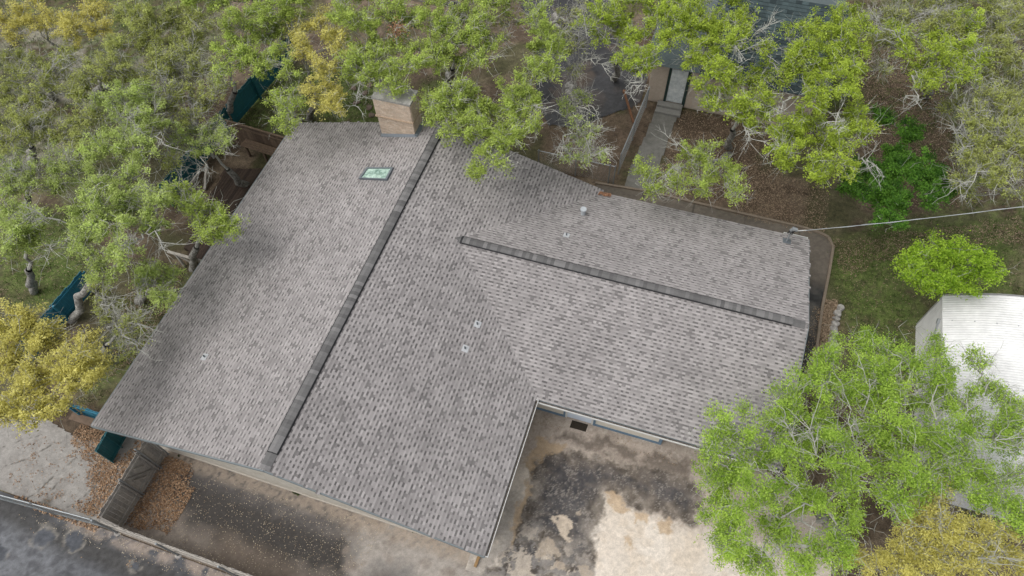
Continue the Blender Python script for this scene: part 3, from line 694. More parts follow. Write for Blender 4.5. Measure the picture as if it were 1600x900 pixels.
# long grey picket fence on the lane
fy = -2.72
F0 = P(186, 832); fx0 = F0[0]-.05; FX1 = 3.5
f1 = thing('board_fence', (fx0, fy, 0), 'long weathered grey board fence along the dark asphalt lane at the bottom left', 'fence')
boards_run(f1, (fx0, fy), (FX1, fy), 1.62, .14, M['wood'], rails=(.35, 1.45), side=1)
for px_, h in ((fx0, 1.75), (-3.54, 1.75), (-1.15, 1.75), (1.3, 1.75)):
    b = MB(); b.tube([(px_, fy-.09, 0), (px_, fy-.09, h)], .032, 8); po = b.build('post', M['steel'], f1)
    b = MB(); b.tube([(px_, fy-.09, h), (px_, fy-.09, h+.03), (px_, fy-.09, h+.045)], [.042,.036,.005], 8); b.build('post_cap', M['steel'], po)
    b = MB(); b.tube([(px_, fy-.09, .0), (px_, fy-.09, .05)], [.14,.05], 8); b.build('concrete_foot', M['stone'], po)
# gate section with metal posts
gx, gy0, gy1 = -6.05, -2.6, .3
f2 = thing('gate_fence', (gx, gy0, 0), 'weathered wooden gate section with steel posts, joining the lane fence to the house corner', 'gate')
boards_run(f2, (gx, gy0), (gx, gy1), 1.72, .145, M['wood'], rails=(.3, 1.5), side=1)
for yy, h in ((-1.32, 1.9), (-.23, 2.05), (.32, 1.9)):
    b = MB(); b.tube([(gx+.1, yy, 0), (gx+.1, yy, h)], .035, 8); b.tube([(gx+.1, yy, h), (gx+.1, yy, h+.04)], [.045,.01], 8); b.build('post', M['steel'], f2)
    b = MB(); b.beam((gx+.1, yy-.1, .02), (gx+.1, yy-.1, h-.12), .05, .05, up=(1,0,0), tone=.1); b.build('gate_stile', M['wood'], f2)
for a, b2 in (((-.42,.35),(-1.18,1.45)), ((-.75,.5),(-1.1,1.05)), ((-.5,1.0),(-.8,1.4))):
    b = MB(); b.beam((gx+.075, a[0], a[1]), (gx+.075, b2[0], b2[1]), .03, .08, up=(1,0,0), tone=.6 if b2[1] < 1.42 else .0); b.build('brace', M['wood'], f2)
# chain link fences
def chain_link(root, A, B, h, posts, rail=.022, cell=.085):
    A = np.array([A[0], A[1]]); B = np.array([B[0], B[1]]); d = B-A; L = np.linalg.norm(d); d /= L
    pt = lambda s, z: (A[0]+d[0]*s, A[1]+d[1]*s, z)
    P0 = []
    for sg in (1, -1):
        for s0 in np.arange(-h, L+h, cell):
            s1, z1_, s2, z2_ = s0, 0.04, s0+sg*(h-.04), h
            lo, hi = 0, 1
            for s_lim in (0, L):
                pass
            t = [0, 1]
            def clip(sv):
                return (sv-s1)/(s2-s1)
            ta, tb = sorted((clip(0), clip(L))); a, b = max(0, ta), min(1, tb)
            if b-a < .02: continue
            P0.append([pt(s1+(s2-s1)*a, z1_+(z2_-z1_)*a), pt(s1+(s2-s1)*b, z1_+(z2_-z1_)*b)])
    m = MB(); tubes(m, np.array(P0), np.full((len(P0), 2), .0022), 3); tag(m.build('wire_mesh', M['steel'], root), kind='stuff')
    m = MB(); m.tube([pt(0, h), pt(L, h)], rail, 8); m.build('top_rail', M['steel'], root)
    for s in posts:
        m = MB(); m.tube([pt(s, 0), pt(s, h+.06)], .03, 8); m.tube([pt(s, h+.06), pt(s, h+.1)], [.036,.01], 8); m.build('post', M['steel'], root)
c0 = P(-60, 762+0, 1.5); c0 = P(-40, 763, 1.5); c1 = np.array([fx0-.1, fy-.05])
cl = thing('lane_mesh_fence', (c1[0], c1[1], 0), 'chain-link fence with grey-green top rail between leafy concrete slab and asphalt at lower left', 'fence')
chain_link(cl, (c1[0], c1[1]), (c0[0], c0[1]), 1.5, (0.1, 2.5, 5.0))
m = MB(); m.beam((c1[0], c1[1]+.02, .1), (c0[0], c0[1]+.02, .1), .03, .16); m.build('kick_board', M['steel'], cl)
A = P(840, 262); B = P(958, 287)
cl = thing('low_mesh_fence', (A[0], A[1], 0), 'low chain-link fence just behind the roof edge, left of the walkway', 'fence')
chain_link(cl, A, B, 1.2, (0.05, 1.9, float(np.linalg.norm(B-A))-.25, float(np.linalg.norm(B-A))))
A = P(966, 272); B = P(1009, 168)
cl = thing('walkway_mesh_fence', (A[0], A[1], 0), 'tall chain-link fence running beside the concrete walkway towards the siding house', 'fence')
chain_link(cl, A, B, 1.35, (0.0, 2.4, float(np.linalg.norm(B-A))), rail=.03)
# teal fence
def teal_run(root, A, B, h, m=M['teal']):
    boards_run(root, A, B, h, .15, m, rails=(.3, h-.2), side=1)
    d = (B-A)[:2]; L = np.linalg.norm(d); d = d/L; nn = np.array([d[1], -d[0]])
    for s in np.arange(0, L, 2.2):
        q = A[:2]+d*s+nn*.1; b = MB(); b.box((q[0]-.045, q[1]-.045, 0), (q[0]+.045, q[1]+.045, h-.03)); b.build('post', m, root)
tp = [P(455,48,1.45), P(352,163,1.45), P(247,290,1.45)]
tf = thing('teal_fence', (tp[-1][0], tp[-1][1], 0), 'dark teal board fence glimpsed through the oaks at upper left', 'fence')
teal_run(tf, tp[1], tp[0], 1.45); teal_run(tf, tp[2], tp[1], 1.45)
tq = [P(128,420,1.3), P(64,486,1.3), P(20,545,1.3)]
tf2 = thing('blue_fence', (tq[0][0], tq[0][1], 0), 'bright blue-teal board fence beside the green lawn at left', 'fence')
teal_run(tf2, tq[2], tq[0], 1.3, M['tealblue'])
ta, tb = P(108,630,1.35), P(172,650,1.35)
tf3 = thing('short_teal_fence', (ta[0], ta[1], 0), 'short blue-teal board fence meeting the left roof corner', 'fence')
teal_run(tf3, ta, tb, 1.35, M['tealblue'])
m = MB(); m.beam((ta[0]-.3, ta[1]-.25, .45), (tb[0]+.3, tb[1]-.25, .45), .3, .12, tone=.8); m.build('plank', M['woodb'], tf3)
g0 = np.array([-7.83,-.62]); g1 = np.array([-7.95,.62]); h = 1.36
tg = thing('teal_gate', (g0[0], g0[1], 0), 'open dark teal gate leaf standing over brown leaves by the front left roof corner', 'gate')
boards_run(tg, g0, g1, h, .155, M['teal'], rails=(.18, h-.1), side=1, rail_m=M['teal'])
for q in (g0, (g0+g1)/2, g1):
    m = MB(); m.beam((q[0]+.06, q[1], .03), (q[0]+.06, q[1], h-.02), .07, .03, up=(0,1,0)); m.build('stile', M['teal'], tg)
# brown fences and deck left of the house
def brown_fence(A, B, h, label, cap=.09):
    f = thing('wooden_fence', (A[0], A[1], 0), label, 'fence'); boards_run(f, A, B, h, .15, M['woodb'], rails=(.25, h-.25), side=1)
    m = MB(); m.beam((A[0], A[1], h+.02), (B[0], B[1], h+.02), cap, .035, tone=.9); m.build('cap_rail', M['woodb'], f); return f
brown_fence(P(352,188,1.7), P(446,216,1.7), 1.7, 'brown board fence behind the dark deck, under the oaks left of the roof')
fb = thing('wooden_bench', tuple(P(378,232,0)), 'low brown slatted bench between the brown fence and the deck', 'bench')
A = P(378,224,.85); B = P(434,242,.85); d = (B-A)/np.linalg.norm(B-A); nn = np.array([d[1], -d[0], 0])
for i in range(4):
    m = MB(); m.beam(A-nn*(.13*i-.1), B-nn*(.13*i-.1), .115, .035, tone=.6+.1*i); m.build('slat', M['woodb'], fb)
for s in (.15, 1.2, 2.2):
    m = MB(); q = A+d*s; m.box((q[0]-.05,q[1]-.05,0), (q[0]+.05,q[1]+.05,.82)); m.build('leg', M['woodb'], fb)
hr = thing('hand_rail', tuple(P(268,402,0)), 'pale timber rail with a diagonal brace beside the roof edge at left', 'rail')
A = P(262,393,1.0); B = P(322,410,1.0); m = MB(); m.beam(A, B, .12, .06, tone=1); m.build('top_rail', M['wood'], hr)
for t in (.2, .8):
    q = A+(B-A)*t; m = MB(); m.box((q[0]-.045,q[1]-.045,0), (q[0]+.045,q[1]+.045,.97)); m.build('post', M['wood'], hr)
m = MB(); m.beam(A+(B-A)*.2+np.array([0,0,-.1]), A+(B-A)*.8+np.array([0,-.0,-.75]), .05, .09, tone=.6); m.build('brace', M['wood'], hr)
deck = thing('wooden_deck', (-9.2,12,0), 'dark brown plank deck in the shade beside the left roof eave', 'deck')
dpoly = PS([(315,330),(352,262),(418,262),(425,300),(330,430),(290,400)], .3)
x = dpoly[:, 0].min()
while x < -6.3:
    yy = np.linspace(5, 18, 261); ins = sdf(np.full(261, x+.07), yy, dpoly) > 0
    if ins.any():
        y0, y1 = yy[ins].min(), yy[ins].max()
        if y1-y0 > .4:
            m = MB(); m.box((x, y0, .24), (x+.135, y1, .275), rng.uniform(0, 1)); m.build('plank', M['deck'], deck)
    x += .145
m = MB(); dmx, dmn = dpoly.max(0), dpoly.min(0); m.box((dmn[0]+.6, dmn[1]+1, .0), (-6.5, dmx[1]-.6, .2)); m.build('joists', M['deck'], deck)
for (a, b, zz) in (((285,305),(312,268),.6), ((320,296),(323,256),.6)):
    wp = thing('timber_beam', tuple(P(*a)), 'left of two slanting timber beams on the lawn edge by the deck' if a[0] < 300 else 'right of two slanting timber beams on the lawn edge by the deck', 'beam')
    m = MB(); m.beam(P(*a, .08), P(*b, zz), .1, .1, tone=.8); m.build('timber', M['wood'], wp)
lp = thing('wooden_post', tuple(P(990,192)), 'leaning reddish-brown wooden pole on the dark asphalt behind the house', 'pole')
m = MB(); m.beam(P(990,192,.05), P(975,143,.5), .1, .1, tone=1); m.build('shaft', mat('reddish_timber', (.16,.08,.045), .9, .2, 6, .3), lp)
m = MB(); q = P(975,143,.5); m.beam(q+np.array([0,0,-.03]), q+np.array([0,0,.07]), .13, .13, tone=1); m.build('post_top', mat('pale_cut_timber', (.26,.14,.08), .9, .2), lp)
# doormat, stones
dm = MB(); a, b, c, d_ = P(894,657), P(919,664), P(915,675), P(890,668)
dm.add([np.array([q[0], q[1], z]) for z in (.045,.018) for q in (a, b, c, d_)], [(3,2,1,0),(0,1,5,4),(1,2,6,5),(2,3,7,6),(3,0,4,7)])
for t in (.2,.4,.6,.8):
    dm.beam((a+(b-a)*t)*np.array([1,1,0])+np.array([0,0,.047]), (d_+(c-d_)*t)*np.array([1,1,0])+np.array([0,0,.047]), .012, .008)
dmo = dm.build('doormat', M['mat'])
tag(dmo, 'dark rubber doormat in front of the pale blue door', 'doormat')
def stone(name, c, rx, ry, rz, m, parent=None, seed=0):
    bm = bmesh.new(); bmesh.ops.create_icosphere(bm, subdivisions=2, radius=1); r_ = random.Random(seed); rot = r_.uniform(0, 3.1)
    ca, sa = math.cos(rot), math.sin(rot)
    for v in bm.verts:
        k_ = 1+.16*math.sin(v.co.x*3+seed)+.12*math.cos(v.co.y*4+seed*2); q = v.co*k_
        q.z = max(-.6, min(.62, q.z)); x_, y_ = q.x*rx, q.y*ry; v.co = Vector((x_*ca-y_*sa, x_*sa+y_*ca, q.z*rz))
    me = bpy.data.meshes.new(name); bm.to_mesh(me); bm.free(); me.materials.append(m)
    o = bpy.data.objects.new(name, me); COL.objects.link(o); o.parent = parent; o.location = Vector(c)-(origin(parent) if parent else Vector((0,0,0))); return o
sp = [(553,138),(577,133),(570,145),(590,150),(557,160),(577,168),(593,175),(580,180)]
where = ['topmost-left', 'uppermost', 'second from the top right', 'nearest the chimney left side', 'leftmost low', 'middle low', 'lower right one beside the roof edge', 'lowest, touching the roof edge']
for i, (x_, y_) in enumerate(sp):
    o = stone('stepping_stone', P(x_, y_, .02), .2, .17, .06, M['flag'], seed=i)
    tag(o, 'round brown stepping stone left of the chimney, '+where[i], 'stone', 'stepping stones on the lawn left of the chimney')
se = thing('stone_edging', tuple(P(1308,520)), 'curved line of pale stones edging the leaf-filled bed right of the wing', 'stone edging')
sx = [(1313,482),(1309,490),(1306,498),(1305,506),(1303,514),(1304,523),(1301,531),(1304,539),(1302,548),(1303,557),(1299,566)]
for i, (x_, y_) in enumerate(sx): stone('stone', P(x_, y_, .06), random.uniform(.14,.22), random.uniform(.11,.17), .16, M['stone'], se, seed=i+20)

tb = MB(); tb.beam(P(749,868,.12), P(742,886,.05), .1, .08, tone=.5)
tag(tb.build('timber_block', mat('tan_timber', (.27,.17,.08), .9, .2, 6)), 'short tan timber lying at the front right corner of the roof', 'timber')
# ------------------------------------------------------------------ trees
SUBL = []
def tree(name, label, kind, base, z, lobes, group, seed, bare=.35, dens=1.0, trunk_r=.15, leaf=.06, lift=.5, rust=None, flat=.55, clsig=.085, dead=()):
    R = np.random.default_rng(seed); B = P(base[0], base[1], 0)
    root = thing(name, tuple(B), label, 'tree', group)
    C = []
    for l in lobes:
        zz = z+R.uniform(-lift, lift)+(l[3] if len(l) > 3 else 0); c = P(l[0], l[1], zz); rr = 1.13*abs(np.linalg.norm(P(l[0]+l[2], l[1], zz)-c)); C.append((c, rr))
    cen = np.mean([c for c, _ in C], 0)
    fork = B+(cen-B)*np.array([.45,.45,0])+np.array([0,0,z*.42])
    def path(a, b, k, wig, sag=0):
        t = np.linspace(0, 1, k)[:, None]; L = np.linalg.norm(b-a)
        off = R.normal(0, wig*L, (k, 3)); off[0] = 0; off[-1] = 0; off = off*np.sin(t*math.pi)**.5
        arch_ = np.sin(t*math.pi)*sag*L*np.array([0,0,1.])
        return a+(b-a)*t+off+arch_
    tr = MB(); tp_ = path(B-np.array([0,0,.1]), fork, 7, .03)
    tr.tube(tp_, np.linspace(trunk_r*1.25, trunk_r*.85, 7), 9); tr.build('trunk', M['bark'], root, smooth=True)
    li = MB(); nodes = [(p, trunk_r*.8) for p in tp_[4:]]
    order = sorted(range(len(C)), key=lambda i: np.linalg.norm(C[i][0]-fork)); limbs = {}
    dist_fork = {}
    for i in order:
        c, rr = C[i]
        best = min(nodes, key=lambda q: np.linalg.norm(q[0]-c)*1.0+.35*np.linalg.norm(q[0]-fork)+(1.5 if q[0][2] > c[2]+.1 else 0))
        tip = c-np.array([0,0,.25*rr])
        pth = path(best[0], tip, 8, .045, -.04); r0 = min(best[1]*.68, .028+.016*np.linalg.norm(c-best[0])); r0 = max(r0, .022)
        rad = np.linspace(r0, max(.014, r0*.35), 8); tubes(li, pth[None], rad[None], 6, .5)
        nodes += [(pth[j], rad[j]) for j in (3, 5, 7)]; limbs[i] = pth
    # sub-branches
    S = []; SR_ = []; owner = []
    for i, (c, rr) in enumerate(C):
        ns = int(8+11*rr*rr)
        dirs = R.normal(0, 1, (ns, 3)); dirs /= np.linalg.norm(dirs, axis=1, keepdims=True)
        rad = rr*R.uniform(.45, 1.0, ns)**.7; end = c+dirs*rad[:, None]*np.array([1,1,flat]); 
        st_ = limbs[i][R.integers(3, 8, ns)]
        k_ = 6; t = np.linspace(0, 1, k_)[None, :, None]
        q = st_[:, None]+(end-st_)[:, None]*t; L = np.linalg.norm(end-st_, axis=1)[:, None, None]
        q = q+R.normal(0, .06, (ns, k_, 3))*L*np.sin(t*math.pi)
        S.append(q); SR_.append(np.linspace(.015, .005, k_)[None]*R.uniform(.7, 1.35, (ns, 1))); owner += [i]*ns
    S = np.concatenate(S); SR_ = np.concatenate(SR_); owner = np.array(owner)
    tubes(li, S, SR_, 4, R.uniform(.2, .9, len(S)))
    # twigs: leafy ones and bare ones that reach out of the crown
    nt_ = 5; idx = np.repeat(np.arange(len(S)), nt_); kk = R.integers(2, 6, len(idx)); a = S[idx, kk]
    ax = S[idx, 5]-S[idx, 1]; ax /= np.linalg.norm(ax, axis=1, keepdims=True)+1e-6
    dd = ax*.55+R.normal(0, .62, (len(idx), 3))+np.array([0,0,.18]); dd /= np.linalg.norm(dd, axis=1, keepdims=True)
    isbare = R.random(len(idx)) < bare; Lt = np.where(isbare, R.uniform(.3, .75, len(idx)), R.uniform(.15, .42, len(idx)))
    t = np.linspace(0, 1, 3)[None, :, None]
    TW = a[:, None]+dd[:, None]*Lt[:, None, None]*t; TW = TW+R.normal(0, .05, TW.shape)*t*Lt[:, None, None]*1.6
    tubes(li, TW, np.array([[.008,.0055,.0025]])*np.where(isbare, 1.35, .9)[:, None], 3, np.where(isbare, R.uniform(.45, 1, len(idx)), R.uniform(0, .5, len(idx))))
    bi = np.where(isbare)[0]; bi = np.repeat(bi, 2)
    if len(bi):
        s0 = TW[bi, R.integers(1, 3, len(bi))]; d2 = dd[bi]*.6+R.normal(0, .6, (len(bi), 3)); L2 = R.uniform(.1, .32, len(bi))[:, None, None]
        t3 = np.linspace(0, 1, 3)[None, :, None]; T2 = s0[:, None]+d2[:, None]*L2*t3+R.normal(0, .012, (len(bi), 3, 3))*t3
        tubes(li, T2, np.array([[.0065,.0045,.002]])*np.ones((len(bi), 1)), 3, R.uniform(.4, 1, len(bi)))
    for (x0, y0, x1, y1) in dead:
        a, b = P(x0, y0, z-.35), P(x1, y1, z+.6); pth = path(a, b, 10, .05); L = np.linalg.norm(b-a)
        tubes(li, pth[None], np.array([.020,.027,.028,.026,.023,.020,.017,.014,.011,.007])[None], 6, .8)
        n2 = 12; st_ = pth[R.integers(3, 10, n2)]; dr = (b-a)/L*.7+R.normal(0, .55, (n2, 3)); ln = R.uniform(.25, .7, n2)[:, None, None]; tt = np.linspace(0, 1, 5)[None, :, None]
        q = st_[:, None]+dr[:, None]*ln*tt; q = q+R.normal(0, .035, q.shape)*tt; tubes(li, q, np.tile(np.array([.013,.011,.009,.006,.003]), (n2, 1)), 4, .9)
        n3 = 60; k0 = R.integers(0, n2, n3); s0 = q[k0, R.integers(1, 5, n3)]; dr = dr[k0]*.5+R.normal(0, .6, (n3, 3)); ln = R.uniform(.12, .4, n3)[:, None, None]; tt = np.linspace(0, 1, 4)[None, :, None]
        q2 = s0[:, None]+dr[:, None]*ln*tt+R.normal(0, .015, (n3, 4, 3))*tt; tubes(li, q2, np.tile(np.array([.007,.006,.004,.002]), (n3, 1)), 3, .95)
    li.build('branches', M['twig'], root)
    # leaves hang in clumps on the leafy twigs and branch ends
    lw = ~isbare; anchors = np.concatenate([TW[lw, 2], TW[lw, 1], S[:, 5], S[:, 4]]); own = np.concatenate([owner[idx[lw]], owner[idx[lw]], owner, owner])
    tone_a = np.clip(R.normal(.5, .24, len(anchors)), 0, 1)
    wts = np.array([C[i][1]**2 for i in range(len(C))]); cnt = np.bincount(own, minlength=len(C))
    pr_ = (wts[own]/cnt[own]); pr_ = pr_*R.gamma(.9, 1, len(anchors)); pr_ /= pr_.sum()
    N = int(7600*dens**.62*wts.sum()*(.06/leaf)**1.6); pick = R.choice(len(anchors), N, p=pr_)
    pos = anchors[pick]+R.normal(0, clsig, (N, 3))*np.array([1,1,.75])
    nr = R.normal(0, 1, (N, 3)); nr[:, 2] = np.abs(nr[:, 2])+1.1; nr /= np.linalg.norm(nr, axis=1, keepdims=True)
    u = np.cross(nr, R.normal(0, 1, (N, 3))); u /= np.linalg.norm(u, axis=1, keepdims=True)+1e-6; v = np.cross(nr, u)
    ln = leaf*R.uniform(.6, 1.35, N)[:, None]; wd = ln*R.uniform(.4, .62, N)[:, None]
    q = np.stack([pos-u*ln*.5, pos+u*ln*.35-v*wd*.6, pos+u*ln*.45+v*wd*.5], 1)
    tone = np.clip(tone_a[pick]+R.normal(0, .16, N), 0, 1)
    cr = MB(); f = np.arange(N*3).reshape(N, 3); cr.add(q.reshape(-1, 3), f, tone); cr.build('crown', M[kind], root)
    if rust:
        c = P(rust[0], rust[1], z+.4); n2 = 500; pos = c+R.normal(0, .2, (n2, 3)); nr = R.normal(0, 1, (n2, 3)); nr /= np.linalg.norm(nr, axis=1, keepdims=True)
        u = np.cross(nr, R.normal(0, 1, (n2, 3))); u /= np.linalg.norm(u, axis=1, keepdims=True); v = np.cross(nr, u)
        q = np.stack([pos-u*.04, pos-v*.02, pos+u*.04, pos+v*.02], 1); m_ = MB(); m_.add(q.reshape(-1, 3), np.arange(n2*4).reshape(n2, 4), R.uniform(0, 1, n2)); m_.build('dead_leaves', M['rust'], root)
    return root
GO = 'oaks around the back and left of the house'
